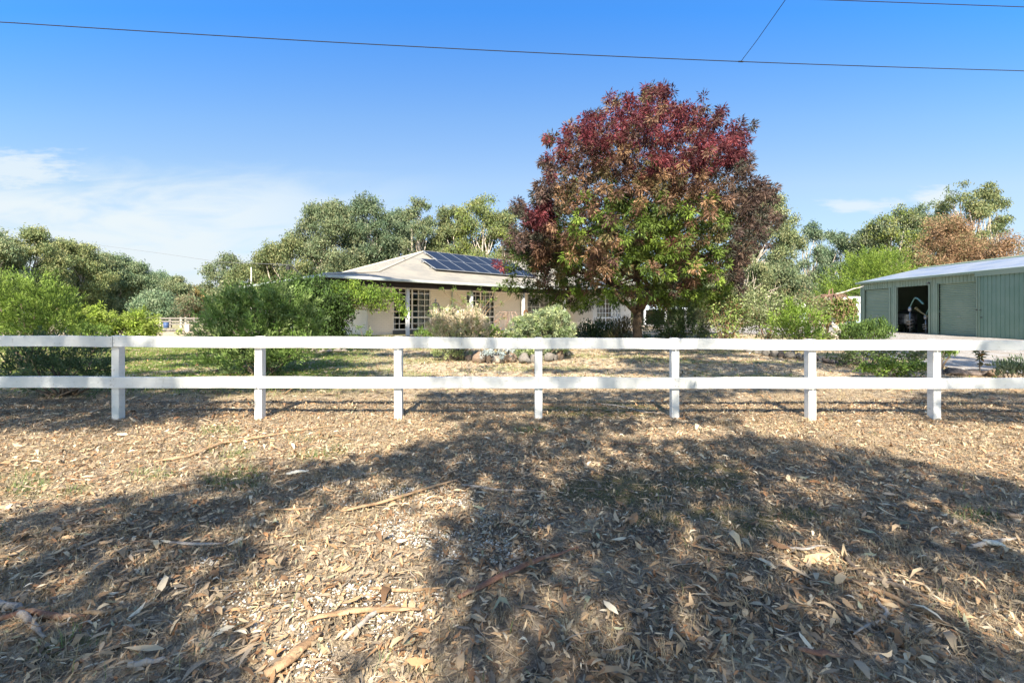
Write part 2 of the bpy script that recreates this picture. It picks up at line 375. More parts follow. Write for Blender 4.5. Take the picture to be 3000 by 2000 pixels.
for i, x in enumerate(posts):
    m = MB(); w_ = .05; zt = float(tops(x)) + (.006 if i % 2 else .002)
    lean = random.uniform(-.004, .004); zb = -.2
    # notched post: rails sit in front, post face 2 mm behind the rail face between them
    yb = .048; b0 = len(m.v)
    for z in (zb, zt):
        k = lean * z / 1.0
        m.v += [(x - w_ + k, .006, z), (x + w_ + k, .006, z), (x + w_ + k, .006 + .102, z), (x - w_ + k, .006 + .102, z)]
    for q in ((3, 2, 1, 0), (4, 5, 6, 7), (0, 1, 5, 4), (1, 2, 6, 5), (2, 3, 7, 6), (3, 0, 4, 7)): m.f.append(tuple(b0 + j for j in q)); m.mi.append(0)
    m.build('post', M_white, fr, bevel=.006)
def rail(x0, x1, top, bot):
    m = MB(); n = 14; b0 = 0; xx = np.linspace(x0, x1, n)
    for x in xx:
        dz = .005 * math.sin(x * 2.3 + x0) + .002 * math.sin(x * 6.1 + 2 * x0) ; dy = .003 * math.sin(x * 1.7 + x1)
        zt, zb = float(top(x)) + dz, float(bot(x)) + dz * .6
        m.v += [(x, -.036 + dy, zb), (x, .004 + dy, zb), (x, .004 + dy, zt), (x, -.036 + dy, zt)]
    for i in range(n - 1):
        o = i * 4
        for j in range(4): m.f.append((o + j, o + (j + 1) % 4, o + 4 + (j + 1) % 4, o + 4 + j)); m.mi.append(0)
    m.f.append((3, 2, 1, 0)); e = (n - 1) * 4; m.f.append((e, e + 1, e + 2, e + 3)); m.mi += [0, 0]
    m.build('rail', M_white, fr, bevel=.004)
for a0, a1 in ((0, 1), (1, 3), (3, 5), (5, 7), (7, 8)):
    x0 = posts[a0] + .003 if a0 else -9.5; x1 = posts[a1] - .003 if a1 < 8 else 9.5
    rail(x0, x1, tops, tbot)
for a0, a1 in ((0, 2), (2, 4), (4, 6), (6, 8)):
    x0 = posts[a0] + .003 if a0 else -9.5; x1 = posts[a1] - .003 if a1 < 8 else 9.5
    rail(x0, x1, ltop, lbot)
m = MB()
for x in posts:
    for z in (tops(x) - .045, tbot(x) + .05, ltop(x) - .04, lbot(x) + .04):
        m.lathe((0, 0, 0), [(0, 0), (0, 0)], 3) if False else None
        for s_ in (-.022, .024):
            c0 = len(m.v); zc = float(z) + random.uniform(-.01, .01); r_ = .005
            m.v += [(x + s_ + r_ * math.cos(k * 1.047), -.0415, zc + r_ * math.sin(k * 1.047)) for k in range(6)]; m.f.append(tuple(c0 + k for k in range(6))); m.mi.append(0)
tag(m.build('nail_heads', mat('rusty_nail', (.22, .17, .13), .7), fr), kind='stuff')

# ------------------------------------------------------------------ house
def stripes(name, col, axis_, pitch, col2=None, metal=0.0, rough=.5, depth=.012):
    """metal sheeting with ribs: wave across an object axis"""
    m = bpy.data.materials.new(name); m.use_nodes = True; t = NT(m.node_tree); b = t.n['Principled BSDF']
    b.inputs['Roughness'].default_value = rough; b.inputs['Metallic'].default_value = metal
    co = t.new('ShaderNodeTexCoord'); s = t.new('ShaderNodeSeparateXYZ'); t.link(co.outputs['Object'], s.inputs[0])
    wv = t.m('SINE', t.m('MULTIPLY', s.outputs['XYZ'.index(axis_)], 2 * math.pi / pitch))
    n = t.new('ShaderNodeTexNoise', i_Scale=.9, i_Detail=6.0, i_Roughness=.7); t.link(co.outputs['Object'], n.inputs['Vector'])
    n2 = t.new('ShaderNodeTexNoise', i_Scale=14.0, i_Detail=4.0); t.link(co.outputs['Object'], n2.inputs['Vector'])
    c = t.mix(t.m('MULTIPLY', t.ss(n.outputs[0], .4, .66), .85), col, col2 or tuple(v * .75 for v in col))
    c = t.mix(t.m('MULTIPLY', t.ss(n2.outputs[0], .55, .7), .25), c, tuple(v * .7 for v in col)); t.link(c, b.inputs['Base Color'])
    bp = t.new('ShaderNodeBump'); bp.inputs['Strength'].default_value = 1; bp.inputs['Distance'].default_value = depth; t.link(wv, bp.inputs['Height']); t.link(bp.outputs[0], b.inputs['Normal'])
    return m
HR = math.atan2(.699, .715); HZ = .34
house = empty('house', (-7.42, 17.5, HZ), HR, 'low cream painted brick homestead with hipped iron roof, solar panels and front verandah', 'house')
def hz(v): return v - HZ
M_roofx = stripes('cream_roof_front', (.31, .285, .235), 'X', .076, (.22, .21, .185), rough=.6)
M_roofy = stripes('cream_roof_side', (.31, .285, .235), 'Y', .076, (.22, .21, .185), rough=.6)
M_ridge = mat('ridge_cap', (.42, .38, .31), .5)
LH = 27.0
def roofparts():
    e, e2, bz, rz_ = 2.9, 2.9, 3.35, 5.2
    E = [(0, 0, e), (LH, 0, e), (LH, 12, e), (0, 12, e)]; B = [(3.44, 2, bz), (LH - 3.44, 2, bz), (LH - 3.44, 10, bz), (3.44, 10, bz)]
    A, D = (8.66, 6, rz_), (LH - 8.66, 6, rz_)
    m = MB()
    h = lambda p: (p[0], p[1], hz(p[2]))
    for i, mi in ((0, 0), (1, 1), (2, 0), (3, 1)): m.quadv([h(E[i]), h(E[(i + 1) % 4]), h(B[(i + 1) % 4]), h(B[i])], mi)
    m.quadv([h(B[0]), h(B[1]), h(D), h(A)], 0); m.quadv([h(B[2]), h(B[3]), h(A), h(D)], 0)
    m.quadv([h(B[3]), h(B[0]), h(A)], 1); m.quadv([h(B[1]), h(B[2]), h(D)], 1)
    m.quadv([h((0, 0, e - .02)), h((0, 12, e - .02)), h((LH, 12, e - .02)), h((LH, 0, e - .02))], 0)
    # wing roof
    we = [(15.0, -2.7, e), (22.6, -2.7, e), (22.6, 5, e + .02), (15.0, 5, e + .02)]; g0, g1 = (18.8, 0.6, 4.45), (18.8, 5.4, 4.75)
    m.quadv([h(we[0]), h(we[1]), h(g0)], 0); m.quadv([h(we[1]), h(we[2]), h(g1), h(g0)], 1); m.quadv([h(we[3]), h(we[0]), h(g0), h(g1)], 1)
    m.quadv([h((15, -2.7, e - .02)), h((15, 2, e - .02)), h((22.6, 2, e - .02)), h((22.6, -2.7, e - .02))], 0)
    ro = m.build('roof', [M_roofx, M_roofy], house)
    m = MB()
    for a_, b_ in ((A, D), (A, B[0]), (B[0], E[0]), (A, B[3]), (B[3], E[3]), (D, B[1]), (B[1], E[1])):
        p, q = Vector(h(a_)), Vector(h(b_)); p.z += .02; q.z += .02; m.tube([p, q], .055, 8)
    m.build('ridge_cap', M_ridge, ro)
    return ro
roof = roofparts()
M_gut = mat('gutter', (.50, .54, .52), .45, noise=(2.0, (.38, .43, .42), .4, .6))
M_beam = mat('verandah_beam', (.025, .018, .014), .8)
m = MB(); z0, z1 = hz(2.80), hz(2.915)
m.box(-.10, LH + .1, -.11, 0.0, z0, z1); m.box(-.11, 0.0, .003, 12.1, z0, z1); m.box(LH, LH + .11, .003, 12, z0, z1)
m.box(14.9, 22.7, -2.81, -2.7, z0, z1); m.box(14.88, 14.99, -2.69, -.12, z0, z1)
m.build('gutter', M_gut, house, bevel=.02)
m = MB(); z0, z1 = hz(2.56), hz(2.79)
m.box(.05, LH, .06, .30, z0, z1); m.box(.06, .30, .303, 11.9, z0, z1); m.box(15.1, 22.5, -2.6, -2.4, z0, z1)
m.build('verandah_beam', M_beam, house)
M_post = mat('post_paint', (.62, .64, .66), .6, noise=(6, (.45, .47, .48), .5, .7))
for s_ in (.32, 4.05, 7.79, 11.62, 15.35): 
    m = MB(); m.box(s_ - .07, s_ + .07, .28, .42, hz(.30), hz(2.565)); m.build('verandah_post', M_post, house, bevel=.01)
for q_ in (4.2, 8.0):
    m = MB(); m.box(.28, .42, q_ - .07, q_ + .07, hz(.30), hz(2.565)); m.build('verandah_post', M_post, house, bevel=.01)
# brick walls
def brickmat(name, c1, c2, mort, sc=1.0):
    m = bpy.data.materials.new(name); m.use_nodes = True; t = NT(m.node_tree); b = t.n['Principled BSDF']; b.inputs['Roughness'].default_value = .75
    co = t.new('ShaderNodeTexCoord'); s = t.new('ShaderNodeSeparateXYZ'); t.link(co.outputs['Object'], s.inputs[0])
    cb = t.new('ShaderNodeCombineXYZ'); t.link(t.m('ADD', s.outputs[0], s.outputs[1]), cb.inputs[0]); t.link(s.outputs[2], cb.inputs[1])
    br = t.new('ShaderNodeTexBrick'); t.link(cb.outputs[0], br.inputs['Vector']); br.inputs['Scale'].default_value = 1
    br.inputs['Brick Width'].default_value = .24; br.inputs['Row Height'].default_value = .086; br.inputs['Mortar Size'].default_value = .008
    for k, v in (('Color1', c1), ('Color2', c2), ('Mortar', mort)): br.inputs[k].default_value = (*v, 1)
    n = t.new('ShaderNodeTexNoise', i_Scale=1.5, i_Detail=5.0); t.link(co.outputs['Object'], n.inputs['Vector'])
    c = t.mix(t.m('MULTIPLY', t.ss(n.outputs[0], .45, .7), .3), br.outputs['Color'], tuple(v * .75 for v in c1)); t.link(c, b.inputs['Base Color'])
    bp = t.new('ShaderNodeBump'); bp.inputs['Strength'].default_value = .6; bp.inputs['Distance'].default_value = .01; t.link(t.m('SUBTRACT', 1.0, br.outputs['Fac']), bp.inputs['Height']); t.link(bp.outputs[0], b.inputs['Normal'])
    return m
M_brick = brickmat('cream_painted_brick', (.84, .79, .70), (.81, .76, .67), (.72, .67, .59))
M_dark = mat('dark_room', (.02, .018, .016), .9)
WZ0, WZ1, ZT = .59, 2.71, 2.84
wins = [(4.26, 6.43), (8.78, 10.93), (13.70, 16.15)]
m = MB(); s = 2.92; Q = 2.0; T = .22
for a_, b_ in wins:
    m.box(s, a_, Q, Q + T, hz(.2), hz(ZT)); m.box(a_ + .001, b_ - .001, Q + .002, Q + T, hz(.2), hz(WZ0)); m.box(a_ + .001, b_ - .001, Q + .002, Q + T, hz(WZ1), hz(ZT)); s = b_
m.box(s, 24.0, Q, Q + T, hz(.2), hz(ZT)); m.box(2.92, 3.14, Q + T, 10, hz(.2), hz(ZT)); m.box(23.78, 24, Q + T, 10, hz(.2), hz(ZT)); m.box(3.14, 23.78, 9.78, 10, hz(.2), hz(ZT))
# wing walls with its window opening
WA, WB = 16.95, 19.7
m.box(16.5, WA, -1.0, -.8, hz(.1), hz(ZT)); m.box(WB, 21.0, -1.0, -.8, hz(.1), hz(ZT)); m.box(WA, WB, -.998, -.8, hz(.1), hz(.5)); m.box(WA, WB, -.998, -.8, hz(2.62), hz(ZT))
m.box(16.5, 16.7, -.8, Q - .003, hz(.1), hz(ZT)); m.box(20.8, 21.0, -.8, Q - .003, hz(.1), hz(ZT))
m.build('wall', M_brick, house)
m = MB(); m.box(0.1, LH - .1, .2, Q - .004, hz(.1), hz(.36)); m.box(.1, 2.91, Q, 11.8, hz(.1), hz(.358)); m.build('verandah_floor', mat('paving', (.58, .50, .42), .8, noise=(9, (.48, .40, .33), .4, .6)), house)
m = MB(); m.box(.31, LH - .3, .31, Q - .003, hz(2.60), hz(2.63)); m.build('ceiling', mat('white_ceiling', (.75, .72, .66), .7), house)
M_glass = bpy.data.materials.new('window_glass'); M_glass.use_nodes = True
t = NT(M_glass.node_tree); out = t.n['Material Output']; tr = t.new('ShaderNodeBsdfTransparent'); gl = t.new('ShaderNodeBsdfGlossy'); gl.inputs['Roughness'].default_value = .03
tr.inputs[0].default_value = (.75, .78, .78, 1); fz = t.new('ShaderNodeFresnel'); mx = t.new('ShaderNodeMixShader'); t.link(t.m('ADD', fz.outputs[0], .06), mx.inputs[0]); t.link(tr.outputs[0], mx.inputs[1]); t.link(gl.outputs[0], mx.inputs[2]); t.link(mx.outputs[0], out.inputs[0])
M_frame = mat('window_frame_paint', (.84, .84, .82), .5)
M_curt = mat('curtain_fabric', (.62, .60, .58), .9, transl=.2)
def window(a_, b_, q0, zb, zt, cols_, rows, thickc, thickr, curt, dark=.0):
    m = MB(); y0, y1 = q0 + .03, q0 + .09
    m.box(a_, b_, y0, y1, hz(zb), hz(zb) + .05); m.box(a_, b_, y0, y1, hz(zt) - .05, hz(zt)); m.box(a_, a_ + .05, y0 + .001, y1 - .001, hz(zb) + .05, hz(zt) - .05); m.box(b_ - .05, b_, y0 + .001, y1 - .001, hz(zb) + .05, hz(zt) - .05)
    for i in range(1, cols_):
        x = a_ + (b_ - a_) * i / cols_; w_ = .038 if i in thickc else .011; m.box(x - w_, x + w_, y0 + .004, y1 - .01, hz(zb) + .05, hz(zt) - .05)
    for i in range(1, rows):
        z = hz(zb) + (zt - zb) * i / rows; w_ = .04 if i in thickr else .016; m.box(a_ + .05, b_ - .05, y0 + .007, y1 - .014, z - w_, z + w_)
    fo = m.build('window', M_frame, house)
    m = MB(); m.quadv([(a_, q0 + .07, hz(zb)), (b_, q0 + .07, hz(zb)), (b_, q0 + .07, hz(zt)), (a_, q0 + .07, hz(zt))]); m.build('pane', M_glass, fo)
    for c0, c1 in curt:
        n = max(8, int((c1 - c0) / .035)); xs_ = np.linspace(c0, c1, n); V = []
        for x in xs_: yq = q0 + .17 + .022 * math.sin(x * 55 + 3 * math.sin(x * 7)); V += [(x, yq, hz(zb) + .02), (x, yq, hz(zt) - .02)]
        npmesh('curtain', V, [(2 * i, 2 * i + 2, 2 * i + 3, 2 * i + 1) for i in range(n - 1)], M_curt, fo)
    return fo
window(*wins[0], Q, WZ0, WZ1, 6, 7, (3,), (2,), [(4.32, 4.5), (5.72, 6.05), (6.12, 6.36)])
window(*wins[1], Q, WZ0, WZ1, 6, 7, (3,), (2,), [(8.85, 9.1), (9.9, 10.85)])
window(*wins[2], Q, WZ0, WZ1, 6, 7, (3,), (2,), [(13.75, 16.1)])
window(WA, WB, -1.0, .5, 2.62, 8, 7, (3, 5), (2,), [(17.0, 18.0), (18.6, 19.65)])
m = MB(); m.box(3.16, 23.7, 4.2, 4.3, hz(.3), hz(2.8)); m.box(3.16, 23.7, 2.3, 4.2, hz(.30), hz(.32)); m.box(17, 20.7, .8, .9, hz(.3), hz(2.8)); m.build('interior', M_dark, house)
for s_ in (7.77, 13.1):
    m = MB(); m.tube([(s_, Q - .06, hz(.3)), (s_, Q - .06, hz(2.8))], .045, 8); m.build('downpipe', M_gut, house)
M_bshade = mat('grey_verandah_shade', (.10, .11, .12), .6)  # dark sheets below the windows stand in for verandah shade
for s_ in (5.345, 9.85):
    m = MB(); m.box(s_ - 1.12, s_ + 1.12, Q - .02, Q - .003, hz(.36), hz(.575)); m.build('window_base_shade', M_bshade, house)
m = MB(); m.box(7.9, 8.0, Q - .07, Q - .003, hz(1.55), hz(1.75)); m.build('meter_box', mat('grey_box', (.35, .33, .30), .5), house)
M_panel = bpy.data.materials.new('solar_cells'); M_panel.use_nodes = True
t = NT(M_panel.node_tree); b = t.n['Principled BSDF']; b.inputs['Roughness'].default_value = .35; b.inputs['Specular IOR Level'].default_value = .15
co = t.new('ShaderNodeTexCoord'); s3 = t.new('ShaderNodeSeparateXYZ'); t.link(co.outputs['Object'], s3.inputs[0])
def gridl(sock, p, wd): return t.m('LESS_THAN', t.m('ABSOLUTE', t.m('SUBTRACT', t.m('FRACT', t.m('DIVIDE', sock, p)), .5)), wd)
g = t.m('MAXIMUM', gridl(s3.outputs[0], .157, .05), gridl(s3.outputs[1], .157, .05))
t.link(t.mix(g, (.010, .012, .018), (.03, .035, .045)), b.inputs['Base Color'])
M_alu = mat('aluminium', (.42, .44, .46), .35, .6)
sl = Vector((0, 4, 1.85)).normalized(); nrm = Vector((0, -1.85, 4)).normalized(); ang = math.atan2(1.85, 4)
first = None
def solar(s0, d0):
    global first
    base = Vector((s0, 2, hz(3.35))) + sl * d0 + nrm * .12
    if first is None:
        m = MB(); m.box(.02, .98, .02, 1.63, -.01, .03); p = m.build('solar_panel', M_panel, house)
        m = MB(); m.box(0, 1, 0, .014, -.01, .034); m.box(0, 1, 1.636, 1.65, -.01, .034); m.box(0, .014, .014, 1.636, -.01, .034); m.box(.986, 1, .014, 1.636, -.01, .034); m.build('frame', M_alu, p)
        first = p
    else:
        p = first.copy(); COL.objects.link(p); p.parent = house
        for ch in first.children:
            c = ch.copy(); COL.objects.link(c); c.parent = p
    p.location = base; p.rotation_euler = (ang, 0, 0)
for i in range(8): solar(7.2 + i * 1.02, .78)
for i in range(7): solar(8.35 + i * 1.02, 2.46)
m = MB()
for s0, s1, d in ((7.0, 15.5, 1.15), (7.0, 15.5, 2.05), (8.2, 15.6, 2.85), (8.2, 15.6, 3.75)):
    p0 = Vector((s0, 2, hz(3.35))) + sl * d + nrm * .07; p1 = p0.copy(); p1.x = s1; m.tube([p0, p1], .025, 6)
m.build('panel_rail', M_alu, house)
m = MB(); p0 = Vector((6.0, 2, hz(3.35))) + sl * 2.2; m.lathe(tuple(p0), [(0.0, .2), (.09, .18), (.09, .14), (.05, .13), (.05, -.05)], 12); m.build('roof_vent', M_ridge, house)

# ------------------------------------------------------------------ green shed
SR = math.atan2(-.9967, -.081); SZ = .24
shed = empty('farm_shed', (22.8, 29.4, SZ), SR, 'long green ribbed metal shed with roller doors and one open bay', 'shed')
M_green = mat('green_sheet', (.23, .30, .225), .5, noise=(1.2, (.27, .33, .25), .4, .65))
M_green2 = mat('green_sheet_dark', (.16, .25, .195), .5, noise=(1.5, (.185, .27, .215), .4, .65))
M_grey = stripes('shed_roof', (.33, .36, .40), 'X', .2, (.19, .24, .33), rough=.38, metal=.3)
LS, DS, EV, RG = 15.0, 7.4, 3.17, 4.05
ops = [(.27, 2.44, 2.66), (3.01, 5.25, 2.68), (5.80, 8.06, 2.70)]
m = MB(); s = 0.0
def ribwall(m, a_, b_, z0, z1, y=0.0):
    m.box(a_, b_, y, y + .05, z0, z1)
    x = math.ceil(a_ / .2) * .2 + .02
    while x < b_ - .03: m.box(x, x + .035, y - .022, y - .0005, z0, z1); x += .2
for a_, b_, h_ in ops:
    ribwall(m, s, a_, -.1, EV); ribwall(m, a_ + .001, b_ - .001, h_, EV - .001); s = b_
ribwall(m, s, LS, -.1, EV)
m.box(0, .05, .052, DS, -.1, EV); m.quadv([(0.02, 0, EV), (0.02, DS, EV), (.02, DS / 2, RG - .03)]); m.box(.05, LS, DS - .05, DS, -.1, EV); m.box(LS - .05, LS, .05, DS - .05, -.1, EV)
m.build('wall', M_green, shed)
for a_, b_, h_ in ops:
    for x0, x1 in ((a_ - .10, a_ - .002), (b_ + .002, b_ + .10)):
        m = MB(); m.box(x0, x1, -.045, -.024, -.1, h_ + .02); m.build('door_trim', M_green, shed)
m = MB(); m.box(-.03, .06, -.05, -.024, -.1, EV - .06); m.build('corner_trim', M_green, shed)
m = MB(); m.quadv([(-.25, -.12, EV - .0), (LS + .2, -.12, EV), (LS + .2, DS / 2, RG), (-.25, DS / 2, RG)]); m.quadv([(-.25, DS + .12, EV), (-.25, DS / 2, RG), (LS + .2, DS / 2, RG), (LS + .2, DS + .12, EV)])
ro = m.build('roof', M_grey, shed); md = ro.modifiers.new('solid', 'SOLIDIFY'); md.thickness = .03; md.offset = -1
m = MB(); m.tube([(-.27, DS / 2, RG + .01), (LS + .2, DS / 2, RG + .01)], .07, 8); m.build('ridge_cap', M_green, ro)
m = MB(); m.box(-.26, LS, -.24, -.125, EV - .13, EV - .005); m.build('gutter', M_green, shed, bevel=.02)
m = MB(); m.lathe((8.35, DS / 2, RG - .02), [(.17, -.1), (.17, .10), (.27, .13), (.31, .2), (.29, .28), (.22, .34), (.1, .38), (0, .385)], 20); m.build('roof_vent', M_green2, shed, smoothf=True)
def roller(a_, b_, h_):
    m = MB(); n = int(h_ / .045); y0 = .09
    for i in range(n + 1):
        z = h_ * i / n; y = y0 + (.02 if i % 2 else -.02); m.v += [(a_ + .02, y, z), (b_ - .02, y, z)]
    for i in range(n): m.f.append((2 * i, 2 * i + 1, 2 * i + 3, 2 * i + 2)); m.mi.append(0)
    d = m.build('roller_door', M_green, shed)
    m = MB(); xm = (a_ + b_) / 2; m.box(xm - .09, xm + .09, y0 - .05, y0 - .02, .98, 1.01); m.build('handle', M_alu, d)
    m = MB(); m.box(a_ + .02, b_ - .02, y0 - .035, y0 + .03, .0, .06); m.build('bottom_rail', M_green2, d)
roller(*ops[0]); roller(*ops[2])
m = MB(); m.box(3.02, 5.24, .0, .12, -.1, .04); m.build('sill', M_green2, shed)
m = MB(); ribwall(m, 8.2, 14.8, .02, 2.93, -.16); sd = m.build('sliding_door', M_green2, shed)
m = MB(); m.box(8.27, 8.30, -.20, -.165, .02, 2.93); m.box(8.15, 8.195, -.2, -.1, .02, 2.93); m.build('door_edge', M_green, sd)
M_latch = mat('latch_metal', (.08, .08, .08), .5, .5)
for bx in ((8.30, 8.38, -.21, -.183, 1.30, 1.33), (8.36, 8.43, -.21, -.183, .95, 1.0), (8.13, 8.21, -.225, -.2, 1.3, 1.35)):
    m = MB(); m.box(*bx); m.build('latch', M_latch, sd)
m = MB(); m.box(8.1, 15, -.21, -.125, 2.94, 3.03); m.box(8.1, 15, -.235, -.212, 2.90, 3.10); m.build('door_track', M_green, shed)
m = MB(); m.tube([(5.35, -.03, 2.78), (5.42, -.14, 2.80)], .012, 6); m.lathe((5.44, -.19, 2.76), [(0, .07), (.06, .05), (.08, 0), (.07, -.03), (0, -.04)], 12); m.build('floodlight', mat('black_light', (.05, .05, .05), .3), shed)
m = MB(); m.box(.06, LS - .06, .06, DS - .06, -.05, -.005); m.box(6.3, 6.33, .2, DS - .1, 0, 3.1); m.box(.07, 6.29, 4.5, 4.53, 0, 3.1); m.build('interior', mat('dark_interior', (.012, .012, .012), .9), shed)
def SW(x, y, z):
    c, s_ = math.cos(SR), math.sin(SR); return (22.8 + c * x - s_ * y, 29.4 + s_ * x + c * y, SZ + z)
M_steel = mat('worn_steel', (.42, .44, .46), .35, .7, noise=(5, (.2, .2, .2), .4, .6))
M_rust = mat('pale_rusty_steel', (.34, .27, .21), .6, .2); M_hose = mat('green_pipe', (.16, .30, .26), .4, .2); M_black = mat('black_rubber', (.02, .02, .02), .6)
def auger(x, y, top, r, label, m_, arm=True):
    base = SW(x, y, 0); o = empty('post_hole_auger', base, SR, label, 'auger')
    m = MB(); m.tube([(0, 0, .12), (0, 0, top)], .035, 8); m.lathe((0, 0, top - .02), [(0, .26), (.07, .24), (.10, .14), (.09, .03), (.05, 0)], 12); m.build('shaft', M_steel, o, smoothf=True)
    m = MB(); n = 60; b0 = 0
    for i in range(n + 1):
        a_ = i / n * 2 * math.pi * 3.5; z = .2 + i / n * (top * .5); rr = r * (.55 + .45 * min(1, i / 25)); m.v += [(.03 * math.cos(a_), .03 * math.sin(a_), z), (rr * math.cos(a_), rr * math.sin(a_), z + .01), (rr * math.cos(a_), rr * math.sin(a_), z - .012)]
    for i in range(n):
        m.f.append((3 * i, 3 * i + 1, 3 * i + 4, 3 * i + 3)); m.f.append((3 * i + 1, 3 * i + 2, 3 * i + 5, 3 * i + 4)); m.mi += [0, 0]
    m.build('flighting', m_, o)
    if arm:
        m = MB(); pts = []
        for i in range(13):
            t_ = i / 12; pts.append((t_ * 1.25, -.25 * t_, top + .22 + .62 * math.sin(min(1, t_ * 1.6) * math.pi * .5) - .75 * max(0, t_ - .35) ** 1.1))
        m.tube(pts, [.028] * 5 + [.045] * 8, 8); m.build('gooseneck', M_hose, o)
    return o
auger(3.5, .35, 1.30, .17, 'post hole auger hanging from a curved pipe inside the open shed bay', M_rust)
auger(4.4, .5, .85, .16, 'darker shorter auger at the right side of the open shed bay', M_steel)
o = empty('steel_drum', SW(2.2, 1.15, 0), SR, 'shiny steel tank behind the auger inside the open shed bay', 'drum')
m = MB(); m.lathe((0, 0, 0), [(0, .52), (.44, .52), (.46, .54), (.46, .8), (.475, .81), (.46, .82), (.46, 1.10), (.48, 1.11), (.46, 1.13), (0, 1.13)], 28); m.build('tank', M_steel, o, smoothf=False)
m = MB(); m.lathe((0, 0, 0), [(.5, 1.18), (.52, 1.2), (.3, 1.3), (.08, 1.38), (0, 1.38)], 24); m.build('lid', mat('dark_lid', (.06, .06, .06), .4, .4), o)
for ax_, ay_ in ((.3, .3), (-.3, .3), (.3, -.3), (-.3, -.3)):
    m = MB(); m.box(ax_ - .03, ax_ + .03, ay_ - .03, ay_ + .03, 0, .52); m.build('leg', M_black, o)
o = empty('drive_shaft', SW(3.9, .4, 0), SR, 'yellow drive shaft slanting across the open shed bay', 'machine part')
m = MB(); m.tube([(0, 0, 1.42), (.3, 0, 1.22), (1.0, 0, .88), (1.15, .1, .0)], [.045, .035, .035, .03], 8); m.tube([(-.05, 0, 1.46), (.03, 0, 1.41)], .08, 8); m.tube([(.10, 0, 1.36), (.18, 0, 1.31)], .06, 8)
m.build('shaft', mat('yellow_steel', (.24, .20, .09), .6, .1), o)

# ------------------------------------------------------------------ things behind: caravan, outbuilding, carport
cv = empty('caravan', (26.6, 34.5, .2), 0, 'white rounded caravan parked behind the left end of the green shed', 'caravan')
M_cara = mat('caravan_white', (.78, .80, .82), .35); M_bluep = mat('pale_blue_panel', (.45, .55, .72), .4)
m = MB(); prof = [(-1.35, .45), (-1.5, .9), (-1.42, 1.9), (-1.2, 2.3), (-.8, 2.47), (3.0, 2.47), (3.2, 2.2), (3.2, .45)]
n = len(prof)
m.v += [(x, 0, z) for x, z in prof] + [(x, 2.2, z) for x, z in prof]; m.f += [tuple(range(n)), tuple(range(2 * n - 1, n - 1, -1))] + [(i, i + n, (i + 1) % n + n, (i + 1) % n) for i in range(n)]; m.mi += [0] * (n + 2)
body = m.build('body', M_cara, cv, bevel=.06)
m = MB(); m.box(-1.44, 3.1, -.02, -.002, 2.02, 2.05); m.box(-1.47, 3.1, -.02, -.002, 1.17, 1.2); m.build('trim', mat('grey_trim', (.3, .33, .38), .5), body)
m = MB(); m.quadv([(-1.3, -.01, .47), (.3, -.01, .47), (.3, -.01, 1.15), (-.35, -.01, 1.15), (-1.3, -.01, .62)]); m.build('side_panel', M_bluep, body)
for x_ in (1.0,):
    m = MB(); m.v = []; m.tube([(x_, -.02, .3), (x_, .2, .3)], .3, 20); m.build('wheel', M_black, cv)
ob = empty('garden_shed', (33.0, 48, .1), 0, 'small white walled outbuilding with grey roof behind the weeping tree', 'shed')
m = MB(); m.box(-2.6, 2.8, 0, 3, -.3, 1.95); m.build('wall', mat('white_wall', (.74, .74, .74), .7, noise=(2, (.55, .57, .6), .4, .7)), ob)
m = MB(); m.quadv([(-2.9, -.4, 1.9), (3.1, -.4, 1.9), (2.2, 1.4, 2.35), (-1.6, 1.4, 2.35)]); m.quadv([(-2.9, -.4, 1.9), (-1.6, 1.4, 2.35), (-2.9, 3.3, 1.9)]); m.quadv([(3.1, -.4, 1.9), (3.1, 3.3, 1.9), (2.2, 1.4, 2.35)]); m.quadv([(-2.9, 3.3, 1.9), (-1.6, 1.4, 2.35), (2.2, 1.4, 2.35), (3.1, 3.3, 1.9)]); m.build('roof', mat('pale_roof', (.5, .5, .47), .5), ob)
m = MB(); m.box(.55, 1.05, -.03, -.003, -.2, 1.6); m.build('door', M_black, ob)
m = MB(); m.box(-2.2, -.9, -.03, -.003, .6, 1.4); m.build('window', mat('blue_grey_glass', (.25, .32, .42), .2), ob)
cp = empty('carport', (15.3, 44, .2), 0, 'low carport with pale blue roof seen under the autumn tree', 'carport')
m = MB(); m.quadv([(-2.6, 0, 1.62), (1.9, 0, 1.75), (1.9, 4, 2.1), (-1.2, 4, 2.05)]); r_ = m.build('roof', mat('pale_blue_roof', (.60, .68, .76), .4), cp); md = r_.modifiers.new('s', 'SOLIDIFY'); md.thickness = .12
for x_ in (-.25, 1.7, -2.3):
    m = MB(); m.box(x_ - .09, x_ + .09, .05, .23, -.2, 1.7); m.build('post', M_post, cp)
m = MB(); m.box(-2.3, 1.7, 3.7, 3.8, -.2, 1.9); m.build('back_wall', mat('brown_boards', (.16, .11, .075), .8, noise=(4, (.08, .06, .045), .4, .6)), cp)

